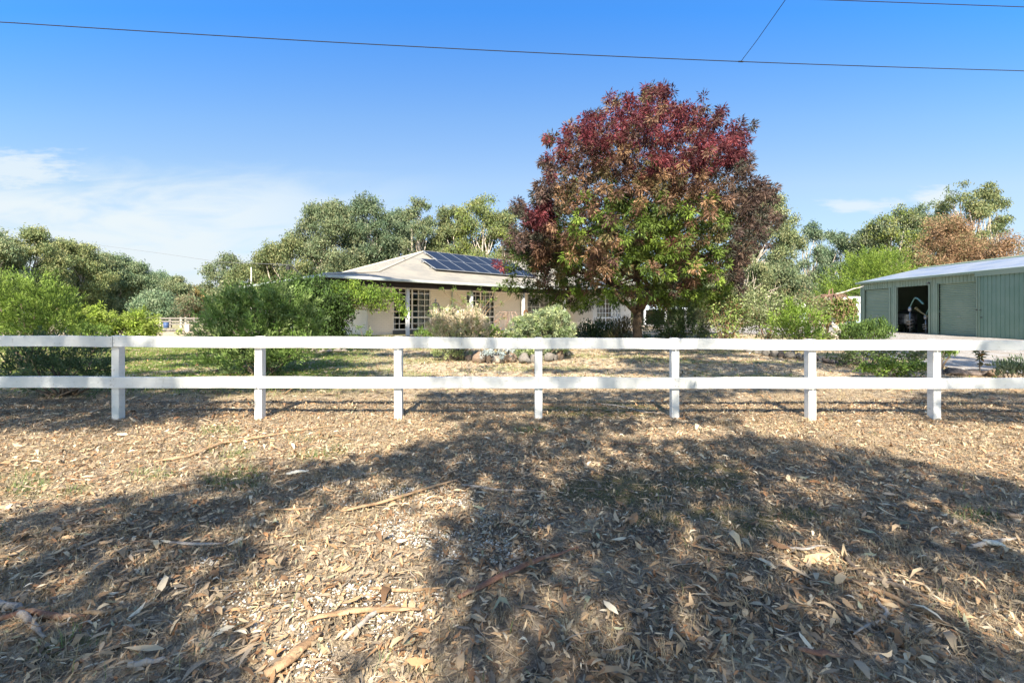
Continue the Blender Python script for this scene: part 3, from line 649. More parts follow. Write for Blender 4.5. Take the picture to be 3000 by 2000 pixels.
# ------------------------------------------------------------------ vegetation
def finish(o_root, name, VFC, off, m=M_leaf):
    V, Fq, C = VFC; return npmesh(name, V, Fq, m, o_root, cols=C, off=off)
def plant(name, label, cat, base, lobes, fol, stems=None, group=None, part='foliage', stempart='stem', stemmat=None, seed=0, fork=.35, r0=.05, tips=.35, nst=1):
    """a tree or shrub: an Empty at its foot, one foliage mesh and one mesh of wood"""
    base = np.array(base, float); o = empty(name, base, 0, label, cat, group)
    rg = np.random.default_rng(seed + 11); random.seed(seed)
    finish(o, part, foliage(rg, lobes, **fol), base)
    m = MB(); L = np.array([l[:3] for l in lobes]); cen = L.mean(0)
    if nst == 1:
        f = base + (cen - base) * fork; f[2] = base[2] + (cen[2] - base[2]) * fork
        pts = limb(m, base - UPV * .15, f, r0 * 1.15, r0 * .8, .05, 8)
        for l in lobes:
            c = np.array(l[:3]); st = f if random.random() < .6 else base + (f - base) * random.uniform(.7, 1)
            p = limb(m, st, c, r0 * random.uniform(.35, .6), r0 * .1, .10, 5)
            for _ in range(2):
                d = unit(np.random.default_rng(seed + len(m.v)).normal(size=3)) * np.array(l[3:6]) * .8; limb(m, p[-2], c + d, r0 * .12, r0 * .04, .1, 4, 3)
    else:
        for i, l in enumerate(lobes):
            c = np.array(l[:3]); st = base + np.array([random.uniform(-1, 1), random.uniform(-1, 1), 0]) * .12 - UPV * .05
            limb(m, st, c, r0, r0 * .3, .12, 5, 4)
    m.build(stempart, stemmat or M_twig, o, off=base, smoothf=True)
    return o
def px_lobes(Y, lst, seed=0, thick=1.0, layers=2, sq=.9):
    """lobes given at pixels of the photograph, placed at real distance Y and given depth"""
    rg = np.random.default_rng(seed); out = []
    for l in lst:
        px, py, r = l[:3]; ry = l[3] if len(l) > 3 else r * sq
        for k in range(layers):
            dy = rg.uniform(-.6, .6) * thick * r / F * Y if layers > 1 else 0
            p = P(px + rg.uniform(-.15, .15) * r * k, py + rg.uniform(-.15, .15) * r * k, Y + dy); out.append((*p, r / F * Y, r / F * Y * thick, ry / F * Y))
    return out
def base_at(px, Y, z=None):
    x = (px - HX) / F * Y; return np.array([x, Y, float(gh(x, Y)) if z is None else z])

# --- the claret ash
ash_px = [(1760, 420, 95), (1850, 350, 75), (1930, 325, 65), (1950, 400, 95), (2040, 360, 75), (2110, 380, 70), (2150, 440, 60), (1690, 400, 50), (1650, 470, 55), (1610, 410, 22), (1600, 475, 22), (1640, 560, 75), (1590, 600, 30), (1585, 570, 18),
    (1740, 520, 95), (1840, 470, 100), (1950, 510, 100), (2050, 480, 90), (2130, 520, 75), (2180, 385, 42), (2190, 470, 45), (2190, 560, 65), (2235, 590, 60), (2262, 640, 42), (2250, 560, 30), (2272, 513, 20), (2215, 690, 60), (2150, 640, 80),
    (1500, 690, 42), (1515, 605, 22), (1545, 640, 38), (1590, 640, 52), (1570, 740, 75), (1500, 760, 45), (1466, 782, 20), (1530, 810, 42), (1640, 720, 85), (1660, 620, 85), (1640, 820, 75), (1600, 860, 50), (1620, 900, 30),
    (1760, 640, 105), (1870, 600, 105), (1980, 620, 105), (2080, 620, 95), (1730, 760, 95), (1830, 730, 105), (1940, 740, 110), (2050, 730, 100), (2140, 740, 80), (1710, 850, 65), (1790, 830, 85), (1880, 840, 80), (1970, 830, 80), (2060, 830, 75), (2130, 820, 60), (2170, 790, 35), (1740, 882, 35), (1980, 892, 35), (2080, 872, 42), (2135, 855, 42), (1660, 868, 40), (2165, 835, 45), (2105, 890, 35), (2030, 850, 50), (2190, 740, 50), (1930, 880, 40), (1530, 720, 48), (1560, 800, 52), (1600, 690, 60), (1490, 725, 36), (1545, 860, 38), (1505, 835, 28), (1560, 680, 42), (1620, 780, 70), (1580, 760, 60), (2020, 880, 40), (1930, 870, 45), (1815, 862, 32), (1690, 900, 35), (1790, 300, 30), (1900, 268, 16), (1945, 262, 16), (2080, 310, 35), (1740, 345, 35), (2120, 330, 26)]
YA = 17.0; rg = np.random.default_rng(5); ash = []
for px, py, r in ash_px:
    R_ = 400; d = np.hypot(px - 1885, (py - 610) * 1.05); dep = math.sqrt(max(0, R_ ** 2 - d ** 2)) / F * YA * .85
    s_ = r / F * YA * .86
    if px > 1885: px = 1885 + (px - 1885) * .955
    if dep < 1.2: ash.append((*P(px, py, YA + rg.uniform(-.5, .5)), s_, s_ * 1.1, s_ * .9))
    else:
        for sg, k in (((-1, 1.0), (1, 1.0), (-.3, .85)) if py < 800 else ((-.55, .85), (.8, 1.0))):
            yy_ = YA + sg * dep * rg.uniform(.75, 1.0); q = P(px, py, yy_); ash.append((*q, s_ * k, s_ * k, s_ * .9 * k))
def ashcol(C, pc, rg):
    n = len(C); y = HY - (C[:, 2] - CH) * F / C[:, 1]; x = HX + C[:, 0] * F / C[:, 1]
    red = np.array([(.15, .032, .042), (.19, .045, .052), (.10, .028, .032), (.14, .055, .042)])[rg.integers(0, 3, n)]
    brn = np.array([(.15, .085, .055), (.23, .135, .085), (.10, .055, .045), (.28, .17, .09), (.12, .10, .045)])[rg.integers(0, 5, n)]
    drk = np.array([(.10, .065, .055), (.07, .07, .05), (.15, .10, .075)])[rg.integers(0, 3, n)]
    grn = np.array([(.13, .20, .03), (.19, .27, .045), (.07, .12, .025), (.14, .20, .045)])[rg.integers(0, 4, n)]
    nz = fbm(C[:, 0] * .9 + 20, C[:, 2] * .9 + C[:, 1] * .5, 51, 3); yj = y + (nz - .5) * 240 + 25 + rg.normal(0, 14, n)
    c = np.where(((yj < 500) & (rg.random(n) > .16 + .3 * (nz > .58)))[:, None], red, brn)
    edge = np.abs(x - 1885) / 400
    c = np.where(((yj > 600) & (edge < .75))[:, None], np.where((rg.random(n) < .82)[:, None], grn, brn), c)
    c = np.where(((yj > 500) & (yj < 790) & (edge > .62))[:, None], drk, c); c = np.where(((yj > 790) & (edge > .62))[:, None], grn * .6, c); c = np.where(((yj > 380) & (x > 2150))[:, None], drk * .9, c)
    hot = (np.hypot(x - 1590, y - 635) < 45) | (np.hypot(x - 1980, y - 700) < 18) | (np.hypot(x - 1466, y - 780) < 16) | (np.hypot(x - 2145, y - 430) < 55); c = np.where(hot[:, None], red, c)
    pk = (nz > .56) & (yj > 640) & (y < 850); c = np.where((pk & (edge < .8))[:, None], brn * 1.1, c)
    return c * rg.uniform(.42, 1.3, (n, 1))
ab = base_at(1865, YA); tree = empty('ash_tree', ab, 0, 'large round autumn tree with red top, brown sides and green lower leaves', 'tree')
finish(tree, 'crown', foliage(np.random.default_rng(21), ash, dens=11, k=66, rc=.21, gap=.24, gs=1.15, L=.145, Wd=.034, mode='tuft', pal=[(.1, .1, .1)], inner=.2, under=.8, jit=.3, colfn=ashcol), ab)
m = MB(); random.seed(4)
fk = P(1872, 905, YA); m.tube([ab - UPV * .2, ab + UPV * .02, P(1868, 985, YA), P(1866, 950, YA), fk], [.24, .21, .175, .165, .19], 12, jit=.06)
for i, (a_, b_, r0_, r1_) in enumerate([((1862, 915), (1790, 840), .10, .06), ((1790, 840), (1680, 760), .06, .02), ((1872, 905), (1862, 800), .13, .09), ((1862, 800), (1880, 560), .09, .03), ((1880, 905), (1912, 850), .11, .08), ((1912, 850), (1990, 640), .08, .03), ((1912, 850), (2080, 760), .06, .02), ((1862, 800), (1760, 560), .06, .02)]):
    limb(m, P(*a_, YA + (.1 if i % 2 else -.1)), P(*b_, YA + .3 * (i % 3 - 1)), r0_, r1_, .06, 7)
for l in ash[::2]:
    s_ = P(*random.choice([(1862, 800), (1880, 620), (1912, 850), (1960, 720), (1790, 840)]), YA); limb(m, s_, l[:3], .035, .008, .08, 5)
m.build('trunk', M_barkb, tree, off=ab, smoothf=True)

# --- eucalypts and other trees behind
G_e = [(.15, .19, .095), (.10, .14, .07), (.19, .215, .105), (.12, .165, .09), (.22, .235, .13)]
def gum(name, label, px, top, wpx, Y, pal=G_e, seed=0, low=.3, nl=20, trunkm=None, group='gum trees beyond the garden', lean=0.0, k=24, L=.26, Wd=.095, dens=15, mode='hang', lr=(.10, .165), nst=3, flat=.75, part='crown', g0=None):
    rg = np.random.default_rng(seed + 300); random.seed(seed + 5); nl = int(nl * (1.75 if name == 'gum_tree' else 1)); wpx = wpx * (1.12 if name == 'gum_tree' else 1)
    b0 = base_at(px - lean * wpx, Y) if g0 is None else base_at(px, Y, g0); H = CH + (HY - top) / F * Y; w_ = wpx / F * Y; cx = (px - HX) / F * Y
    zl = b0[2] + (H - b0[2]) * low; lobes = []
    for i in range(nl):
        t = (i + rg.uniform(0, 1)) / nl; r = w_ * rg.uniform(*lr); prof = (.6 + .4 * math.sin(math.pi * min(1, t * 1.1))) if t < .8 else .74 - (t - .8) * 2.2
        a = rg.uniform(0, 2 * math.pi); rr = (w_ / 2 - r * .8) * prof * rg.uniform(.5, 1.0)
        z = zl + (H - zl - r * flat) * t
        lobes.append((cx + rr * math.cos(a), Y + rr * math.sin(a) * .8, z, r * 1.1, r, r * flat))
    o = empty(name, b0, 0, label, 'tree', group)
    finish(o, part, foliage(rg, lobes, dens=dens, k=k, rc=.42 * (w_ / 7) ** .5, L=L * (Y / 50) ** .5, Wd=Wd * (Y / 50) ** .5, mode=mode, pal=pal, inner=.25, under=.25, gap=.20 if name == 'gum_tree' else .10, gs=.55), b0)
    m = MB(); hh = H - b0[2]
    for j in range(nst):
        a = rg.uniform(0, 6.28); f = b0 + np.array([math.cos(a) * w_ * .13, math.sin(a) * w_ * .1, hh * rg.uniform(.25, .42)]) + np.array([lean * w_ * .4, 0, 0])
        r0 = .018 * hh * rg.uniform(.7, 1.1); limb(m, b0 + np.array([rg.uniform(-.2, .2), 0, -.2]), f, r0, r0 * .7, .06, 7)
        for l in lobes[j::nst]: limb(m, f, f + (np.array(l[:3]) - f) * .86, r0 * .5, r0 * .14, .09, 5)
    m.build('trunk', trunkm or M_barkg, o, off=b0, smoothf=True)
    return o
def sh(p, k): return [tuple(v * kk for v, kk in zip(c, k)) for c in p]
G_o = sh(G_e, (1.08, 1.03, .85)); G_d = sh(G_e, (.75, .85, .9)); G_b = sh(G_e, (.88, 1.0, 1.12)); G_y = [(.22, .26, .05), (.17, .22, .05), (.26, .27, .08)]
T = [  # px, top, width, Y, palette, low, lobes, label
 (-30, 655, 210, 50, G_e, .2, 20, 'gum tree at the far left with ragged top and pale limbs'),
 (95, 662, 170, 54, G_o, .25, 18, 'olive gum tree second from the far left with bright top tuft'),
 (215, 700, 190, 60, G_o, .15, 20, 'broad olive gum tree with white bare limbs above the yellow shrubs'),
 (300, 735, 170, 66, G_e, .2, 18, 'rounded grey green gum tree right of the one with white limbs'),
 (370, 742, 150, 68, G_d, .15, 16, 'dark dense gum tree in the middle of the left wood'),
 (440, 785, 150, 82, G_b, .15, 14, 'bluish distant gum tree low in the left wood'),
 (500, 805, 130, 80, G_e, .1, 14, 'small distant gum tree above the paddock fence'),
 (455, 850, 150, 58, G_b, .15, 14, 'silvery young gum tree behind the yellow green shrub'),
 (590, 835, 90, 85, sh(G_e, (1.5, 1.0, .8)), .1, 12, 'low brownish tree far off at the dip of the skyline'),
 (655, 740, 120, 52, G_e, .25, 14, 'gum tree left of the thin white pole with airy crown'),
 (735, 765, 150, 50, G_o, .1, 16, 'olive gum tree directly behind the thin white pole'),
 (835, 695, 190, 46, G_o, .15, 20, 'leafy gum tree behind the climbing vine left of the house'),
 (960, 585, 220, 48, G_e, .3, 24, 'tall spreading gum tree behind the left end of the house roof'),
 (1075, 565, 170, 50, G_d, .3, 20, 'tallest gum tree behind the house with forked pale trunk'),
 (1150, 610, 170, 54, G_b, .15, 18, 'blue green gum tree behind the roof peak'),
 (1225, 575, 120, 50, G_e, .3, 16, 'narrow gum tree rising above the roof ridge'),
 (1320, 600, 150, 52, G_o, .2, 18, 'olive gum tree behind the first solar panels'),
 (1405, 572, 170, 50, G_y[:2] + G_o, .3, 18, 'yellowish gum tree with white limbs above the solar panels'),
 (1500, 600, 130, 50, G_o, .2, 16, 'gum tree partly hidden by the left edge of the autumn tree'),
 (1600, 700, 200, 54, G_e, .1, 14, 'gum tree hidden behind the left half of the autumn tree'),
 (1790, 740, 220, 56, G_e, .1, 14, 'gum tree hidden behind the middle of the autumn tree'),
 (1990, 720, 220, 56, G_e, .1, 14, 'gum tree hidden behind the right half of the autumn tree'),
 (2235, 560, 200, 46, sh(G_o, (1.1, 1.1, 1.2)), .35, 18, 'pale gum tree leaning out to the right of the autumn tree'),
 (2175, 745, 180, 42, sh(G_o, (1.08, 1.05, 1.15)), .1, 16, 'low pale olive gum tree between the autumn tree and the slender pair'),
 (2270, 760, 180, 44, sh(G_e, (1.1, 1.1, 1.1)), .1, 16, 'low bushy grey tree under the leaning gum'),
 (2372, 652, 100, 52, G_b, .3, 16, 'left one of the slender pair of gum trees with white stems'),
 (2445, 672, 105, 54, G_b, .3, 16, 'right one of the slender pair of gum trees with white stems'),
 (2560, 640, 160, 52, G_e, .2, 16, 'grey gum tree behind the bright green feathery tree'),
 (2625, 598, 190, 50, G_y + G_e, .25, 20, 'yellow green gum tree between the grey gum and the brown tree'),
 (2705, 585, 130, 56, G_d, .25, 16, 'dark gum tree behind the yellow green one'),
 (2800, 530, 130, 48, G_o, .4, 18, 'left crown of the two tallest gums above the brown tree'),
 (2890, 535, 110, 50, G_o, .4, 16, 'right crown of the two tallest gums above the brown tree'),
]
for i, (px, top, wd, Y, pal, low, nl, lab) in enumerate(T):
    if 1100 < px < 1560: low = min(low, .16); nl += 5
    if px < 620: pal = sh(pal, (1.3, 1.28, 1.25))
    gum('gum_tree', lab, px, top, wd, Y, pal, i * 7, low, nl, lean=.5 if 'leaning' in lab else 0)
M_red = mat('reddish_bark', (.20, .12, .08), .9)
BR = [(.29, .18, .10), (.24, .15, .085), (.33, .21, .12), (.17, .15, .07)]
for i, (px, top, wd, Y, lab) in enumerate([(2790, 618, 250, 40, 'dense rusty brown tree behind the shed roof'), (2950, 680, 180, 36, 'lower rusty brown tree above the right end of the shed roof'), (2700, 740, 140, 40, 'small brown green tree behind the shed at the foot of the rusty tree')]):
    gum('brown_tree', lab, px, top, wd, Y, BR if i < 2 else BR + G_o, 500 + i, .12, 34, M_red, 'rusty brown trees behind the shed', k=26, L=.24, Wd=.07, dens=7, mode='rand', lr=(.14, .2), flat=.85)
GB = [(.17, .25, .035), (.22, .30, .05), (.10, .16, .025)]
gum('feathery_tree', 'bright green rounded feathery tree behind the left end of the shed', 2545, 738, 250, 37, GB, 610, .08, 34, M_barkb, None, k=30, L=.22, Wd=.045, dens=9, mode='spray', lr=(.15, .21), flat=.7)
gum('bare_tree', 'brownish thin leaved small tree above the paddock fence', 555, 855, 110, 44, [(.17, .14, .08), (.13, .13, .07)], 620, .12, 12, M_barkb, None, k=14, dens=4, mode='rand')
# far wood closing the horizon
rg = np.random.default_rng(99); lob = []
for x in np.arange(-190, 200, 3.4):
    y = 120 + 12 * math.sin(x * .05); h = 6.0 + 3.0 * fbm(x * .07, 0.0, 8, 3); lob.append((x, y, h * .5, 3.2, 3, h * .55)); lob.append((x + 1.5, y + 3, h * .75, 2.8, 2.6, h * .3))
V, Fq, C = foliage(rg, lob, dens=1.3, k=20, rc=1.1, L=1.0, Wd=.42, mode='rand', pal=G_d, inner=.1, under=.9)
tag(npmesh('far_wood', V, Fq, M_leaf, cols=C), kind='stuff')

# --- shrubs
GR = [(.12, .19, .04), (.16, .24, .05), (.09, .15, .035)]
def shrub(name, label, cat, px, Y, lst, pal, mode='out', dens=14, k=24, rc=.12, L=.09, Wd=.022, seed=0, thick=1.0, layers=2, r0=.02, nst=2, z=None, stemmat=None, inner=.35, under=.8, group=None, **kw):
    return plant(name, label, cat, base_at(px, Y, z), px_lobes(Y, lst, seed, thick, layers), dict(dens=dens * 1.9, k=k, rc=rc, L=L, Wd=Wd, mode=mode, pal=pal, inner=inner, under=under, gap=.05, gs=2.2), seed=seed, r0=r0, nst=nst, stemmat=stemmat, group=group, **kw)
shrub('large_shrub', 'large feathery bright green shrub at the far left beyond the dark one', 'shrub', 90, 11.5, [(-60, 900, 85), (0, 885, 62), (60, 868, 58), (110, 870, 52), (165, 900, 48), (-20, 955, 70), (50, 950, 75), (120, 950, 72), (175, 950, 42), (20, 850, 30), (90, 1000, 60, 35), (0, 1000, 50, 30), (150, 985, 45, 30)],
      [(.17, .25, .045), (.12, .19, .035), (.22, .31, .06), (.09, .14, .03)], mode='spray', dens=20, k=30, rc=.16, L=.09, Wd=.02, seed=31, r0=.022, thick=.9)
shrub('dark_shrub', 'low dark spreading shrub in the shade right behind the fence at the left', 'shrub', 190, 7.7, [(90, 1050, 55, 36), (150, 1035, 60, 36), (215, 1040, 60, 40), (270, 1055, 50, 40), (120, 1085, 70, 34), (190, 1095, 75, 40), (260, 1095, 50, 36), (60, 1090, 35, 18), (35, 1105, 24, 12), (295, 1085, 32, 30), (170, 1130, 45, 22), (310, 1115, 24, 18)],
      [(.07, .11, .045), (.10, .15, .06), (.05, .08, .035), (.12, .16, .08)], mode='spray', dens=24, k=26, rc=.12, L=.075, Wd=.018, seed=30, r0=.024, thick=.9)
YG = [(.25, .33, .05), (.19, .27, .04), (.30, .36, .08)]
shrub('yellow_shrub', 'yellow green shrub right behind the large far left shrub', 'shrub', 265, 18, [(235, 935, 45), (280, 920, 40), (300, 945, 35), (255, 960, 45), (215, 920, 25)], YG, dens=14, k=22, rc=.22, L=.14, Wd=.04, seed=32)
shrub('low_dark_shrub', 'low dark shrub under the yellow green shrubs on the left', 'shrub', 275, 16, [(230, 972, 30), (270, 970, 35), (305, 975, 25)], GR, dens=12, k=20, rc=.16, L=.12, Wd=.03, seed=33)
shrub('yellow_shrub', 'pointed yellow green shrub standing alone before the paddock', 'shrub', 395, 19, [(405, 925, 28), (375, 945, 35), (420, 950, 38), (350, 965, 30), (395, 970, 45), (445, 965, 28), (435, 975, 25), (340, 930, 14)], YG, dens=14, k=22, rc=.22, L=.14, Wd=.04, seed=34)
shrub('bottlebrush_shrub', 'big upright green shrub with leafy tips behind the second and third fence posts', 'shrub', 775, 10.1, [(650, 935, 54), (700, 905, 46), (760, 895, 44), (815, 895, 42), (860, 925, 40), (905, 955, 34), (630, 990, 44), (690, 980, 56), (765, 985, 68), (840, 995, 56), (655, 1045, 56, 42), (730, 1058, 64, 38), (810, 1052, 62, 40), (875, 1025, 42), (915, 1000, 26), (850, 878, 22), (800, 868, 12), (895, 900, 16), (670, 880, 15), (735, 868, 12)],
      [(.15, .24, .055), (.21, .31, .085), (.10, .16, .04), (.27, .35, .13)], mode='spray', dens=36, k=32, rc=.15, L=.09, Wd=.022, seed=35, r0=.014, inner=.5)
vg = [(.12, .20, .03), (.20, .30, .04), (.07, .12, .025)]
shrub('climbing_vine', 'dense dark climbing vine smothering the left corner of the verandah', 'vine', 960, 17.0, [(860, 850, 50), (910, 850, 55), (930, 900, 65), (980, 880, 60), (975, 930, 50), (950, 960, 55), (890, 920, 60), (1005, 900, 38), (975, 980, 40), (860, 900, 50), (820, 840, 35), (800, 870, 35)], [(.055, .10, .025), (.08, .14, .03), (.04, .07, .02)], mode='hang', dens=15, k=26, rc=.20, L=.12, Wd=.05, seed=36, z=.3, r0=.03)
shrub('climbing_rambler', 'light green rambling climber hanging along the verandah beam', 'vine', 985, 17.0, [(985, 842, 30), (1020, 850, 34), (1055, 860, 34), (1085, 868, 36), (1115, 870, 30), (1150, 860, 22), (1165, 880, 16), (1040, 835, 20), (1090, 845, 20), (1178, 900, 7), (1185, 915, 6), (1125, 897, 10), (1035, 890, 24), (1085, 897, 12)], [(.19, .27, .04), (.14, .22, .035), (.09, .15, .025)], mode='hang', dens=15, k=18, rc=.16, L=.10, Wd=.045, seed=37, thick=.7, z=1.7, r0=.012)
shrub('young_sapling', 'thin leafy sapling in front of the cream wall beside the vine', 'shrub', 1065, 15.5, [(1055, 960, 10, 18), (1080, 970, 12, 16), (1070, 985, 16, 10), (1040, 985, 12, 8)], GR, dens=30, k=10, rc=.12, L=.08, Wd=.03, seed=38, layers=1, z=.25)
pl_ = shrub('plume_shrub', 'creamy plumed shrub with pale feathery tips left of the grey green dome', 'shrub', 1330, 12.6, [(1285, 965, 26), (1310, 945, 26), (1350, 950, 30), (1390, 945, 26), (1410, 965, 22), (1300, 990, 35), (1350, 990, 45), (1395, 985, 35), (1275, 935, 10, 18), (1312, 925, 9, 18), (1362, 922, 10, 20), (1390, 925, 8, 16)], [(.52, .46, .32), (.34, .36, .20), (.62, .52, .38), (.30, .34, .16)], mode='spray', dens=36, k=28, rc=.10, L=.08, Wd=.024, seed=39, z=.15)
finish(pl_, 'plume', foliage(np.random.default_rng(71), px_lobes(12.5, [(1265, 945, 8, 16), (1280, 930, 8, 18), (1298, 938, 8, 16), (1312, 920, 9, 20), (1330, 932, 9, 16), (1348, 928, 9, 18), (1364, 918, 10, 22), (1380, 930, 9, 18), (1395, 922, 9, 18), (1410, 938, 8, 16), (1422, 950, 8, 14), (1290, 955, 10, 12), (1340, 950, 12, 12), (1385, 950, 12, 12)], 5, 1.0, 1), dens=260, k=16, rc=.05, L=.06, Wd=.018, mode='up', pal=[(.72, .60, .46), (.60, .50, .36), (.78, .68, .54)], under=1), np.array(pl_.location))
shrub('plume_shrub', 'pale yellow green clump spilling over the rocks below the plumed shrub', 'shrub', 1325, 12.2, [(1285, 1030, 26, 18), (1320, 1035, 30, 18), (1355, 1030, 24, 16)], [(.30, .33, .14), (.22, .27, .10)], dens=24, k=20, rc=.09, L=.07, Wd=.022, seed=40, z=.12)
shrub('dome_shrub', 'rounded grey green dome shrub above the central rocks', 'shrub', 1590, 12.4, [(1530, 960, 42), (1575, 940, 42), (1620, 935, 40), (1645, 965, 38), (1600, 980, 55), (1540, 1000, 45), (1650, 1000, 35), (1600, 915, 20), (1500, 985, 25), (1655, 930, 18), (1580, 1025, 50, 25), (1530, 1030, 35, 20)], [(.30, .35, .20), (.22, .28, .16), (.40, .44, .22), (.20, .27, .10)], mode='out', dens=44, k=34, rc=.10, L=.075, Wd=.022, seed=41, z=.15)
shrub('low_green_shrub', 'low leafy plant with pink flowers left of the dome shrub', 'shrub', 1450, 12.8, [(1445, 975, 22), (1420, 985, 20), (1475, 985, 22), (1495, 1000, 20), (1455, 1000, 26)], [(.20, .29, .05), (.13, .20, .04), (.40, .10, .12), (.12, .18, .06)], dens=22, k=18, rc=.10, L=.08, Wd=.03, seed=42, z=.15)
shrub('dark_green_shrub', 'dark leafy bush behind the plumed shrub below the verandah window', 'shrub', 1420, 15, [(1400, 975, 18), (1425, 960, 16), (1440, 975, 18)], GR, dens=22, k=16, rc=.14, L=.10, Wd=.04, seed=43, z=.25)
for i, (px, lab) in enumerate([(1430, 'silver leaved plant left of the pair on the central rocks'), (1478, 'silver leaved plant right of the pair on the central rocks')]):
    shrub('silver_plant', lab, 'plant', px, 11.6, [(px - 8, 1034, 16), (px + 8, 1030, 15)], [(.48, .54, .54), (.38, .45, .45)], dens=40, k=18, rc=.07, L=.06, Wd=.02, seed=44 + i, z=.12, r0=.008, group='silver leaved plants behind the rocks')
shrub('agave_plant', 'spiky green plants at the foot of the verandah windows', 'plant', 1250, 16.4, [(1235, 982, 12), (1255, 978, 14), (1275, 984, 12)], GR, mode='up', dens=25, k=14, rc=.15, L=.2, Wd=.03, seed=47, z=.3)
DG = [(.06, .10, .035), (.09, .14, .045), (.05, .08, .04), (.11, .15, .06)]
shrub('dark_green_shrub', 'dark shrub in the shade left of the autumn tree trunk', 'shrub', 1745, 20, [(1720, 965, 26), (1755, 958, 26), (1790, 965, 24), (1690, 980, 22), (1740, 985, 32), (1770, 985, 28)], DG, mode='up', dens=14, k=18, rc=.18, L=.13, Wd=.04, seed=48)
shrub('brown_shrub', 'brownish grass clump beside the autumn tree trunk', 'shrub', 1820, 18.5, [(1815, 965, 22), (1835, 950, 20), (1800, 985, 25), (1830, 985, 24)], [(.15, .13, .06), (.10, .11, .04), (.20, .15, .08)], mode='up', dens=16, k=18, rc=.16, L=.14, Wd=.03, seed=49)
shrub('arching_shrub', 'arching dark green shrub right of the autumn tree trunk', 'shrub', 1960, 18.5, [(1910, 955, 32), (1950, 935, 30), (1990, 950, 38), (2020, 925, 26), (2030, 965, 30), (1915, 985, 34), (1970, 985, 40), (2020, 990, 34), (1985, 912, 24), (2045, 910, 16)], [(.10, .16, .045), (.15, .21, .07), (.07, .12, .04), (.17, .22, .11)], mode='spray', dens=14, k=24, rc=.22, L=.16, Wd=.025, seed=50)
shrub('dry_grass_clump', 'straw coloured ornamental grass at the right of the arching shrub', 'grass', 2060, 19, [(2050, 935, 20, 26), (2065, 960, 20, 22), (2055, 985, 22, 16)], [(.40, .34, .20), (.30, .27, .15)], mode='up', dens=14, k=16, rc=.2, L=.24, Wd=.02, seed=51)
RS = [(.20, .27, .07), (.14, .20, .05), (.27, .32, .13), (.24, .15, .08)]
shrub('rose_bush', 'loose rose bush with light leaves at the right edge of the autumn tree', 'shrub', 2120, 16.0, [(2085, 900, 26), (2115, 885, 30), (2150, 895, 28), (2100, 930, 34), (2145, 930, 34), (2175, 910, 26), (2120, 960, 34), (2165, 955, 30), (2095, 870, 14), (2200, 925, 20), (2140, 985, 30, 15)], RS, mode='rand', dens=14, k=14, rc=.20, L=.09, Wd=.05, seed=52, stemmat=M_red, r0=.015, inner=.5)
shrub('rose_bush', 'tall twiggy rose bush with pale leaves in the middle of the right bed', 'shrub', 2250, 15.5, [(2200, 880, 22), (2235, 870, 30), (2270, 880, 34), (2230, 910, 38), (2280, 915, 38), (2310, 890, 26), (2215, 950, 34), (2260, 950, 40), (2300, 945, 30), (2250, 985, 40, 15)], [(.22, .26, .12), (.16, .20, .08), (.30, .32, .20), (.12, .16, .06)], mode='rand', dens=12, k=15, rc=.2, L=.09, Wd=.045, seed=53, stemmat=M_red, r0=.015, inner=.5)
shrub('arching_rose', 'wide arching bush reaching towards the weeping tree', 'shrub', 2360, 15.8, [(2330, 880, 26), (2360, 870, 26), (2395, 880, 20), (2340, 905, 30), (2385, 905, 22), (2410, 890, 14), (2300, 862, 16), (2420, 905, 14)], [(.15, .21, .07), (.22, .26, .12), (.20, .17, .09)], mode='rand', dens=12, k=14, rc=.2, L=.09, Wd=.04, seed=54, r0=.015, inner=.5)
shrub('fresh_green_shrub', 'fresh green bushy shrub at the front of the right bed', 'shrub', 2330, 14.0, [(2290, 960, 34), (2325, 935, 34), (2365, 945, 34), (2345, 970, 36), (2375, 980, 18), (2310, 985, 34, 18), (2370, 990, 40, 14), (2320, 915, 14)], [(.20, .30, .045), (.14, .22, .035), (.24, .33, .07)], mode='spray', dens=22, k=22, rc=.15, L=.09, Wd=.03, seed=55)
shrub('garden_hedge', 'low dark green hedge in front of the left roller door', 'hedge', 2535, 16.5, [(2480, 970, 22), (2505, 962, 22), (2530, 965, 22), (2555, 968, 22), (2585, 962, 18), (2600, 975, 14), (2490, 988, 24, 14), (2530, 988, 26, 14), (2575, 988, 26, 14), (2580, 948, 7, 12), (2550, 952, 7, 10)], [(.09, .15, .035), (.13, .20, .05), (.06, .11, .03)], mode='up', dens=24, k=20, rc=.15, L=.11, Wd=.035, seed=56)
shrub('bed_plant', 'low mixed green plants around the foot of the weeping tree', 'plant', 2430, 17, [(2400, 975, 18), (2430, 988, 20, 12), (2465, 985, 16, 12), (2385, 988, 20, 12)], [(.14, .20, .06), (.22, .26, .10)], dens=22, k=14, rc=.14, L=.1, Wd=.04, seed=57)
GC = [(.13, .21, .035), (.19, .27, .05), (.09, .14, .035)]
shrub('trailing_groundcover', 'bright green trailing ground cover in front of the right hand rocks', 'plant', 2640, 9.6, [(2560, 1085, 30, 12), (2610, 1075, 36, 16), (2660, 1070, 36, 16), (2700, 1080, 30, 14), (2590, 1060, 30, 14), (2530, 1075, 18, 12), (2640, 1095, 30, 8)], GC, mode='rand', dens=70, k=16, rc=.08, L=.06, Wd=.028, seed=58, z=.03, r0=.006)
shrub('bed_shrub', 'dark green shrub mass behind the right hand rocks under the fence rail', 'shrub', 2600, 11.2, [(2500, 1040, 30, 22), (2550, 1030, 34, 24), (2610, 1035, 38, 24), (2665, 1040, 36, 24), (2700, 1045, 26, 24), (2465, 1045, 26, 16)], [(.10, .15, .045), (.14, .19, .07), (.17, .17, .10)], mode='rand', dens=34, k=16, rc=.12, L=.08, Wd=.03, seed=59, z=.1, r0=.01)
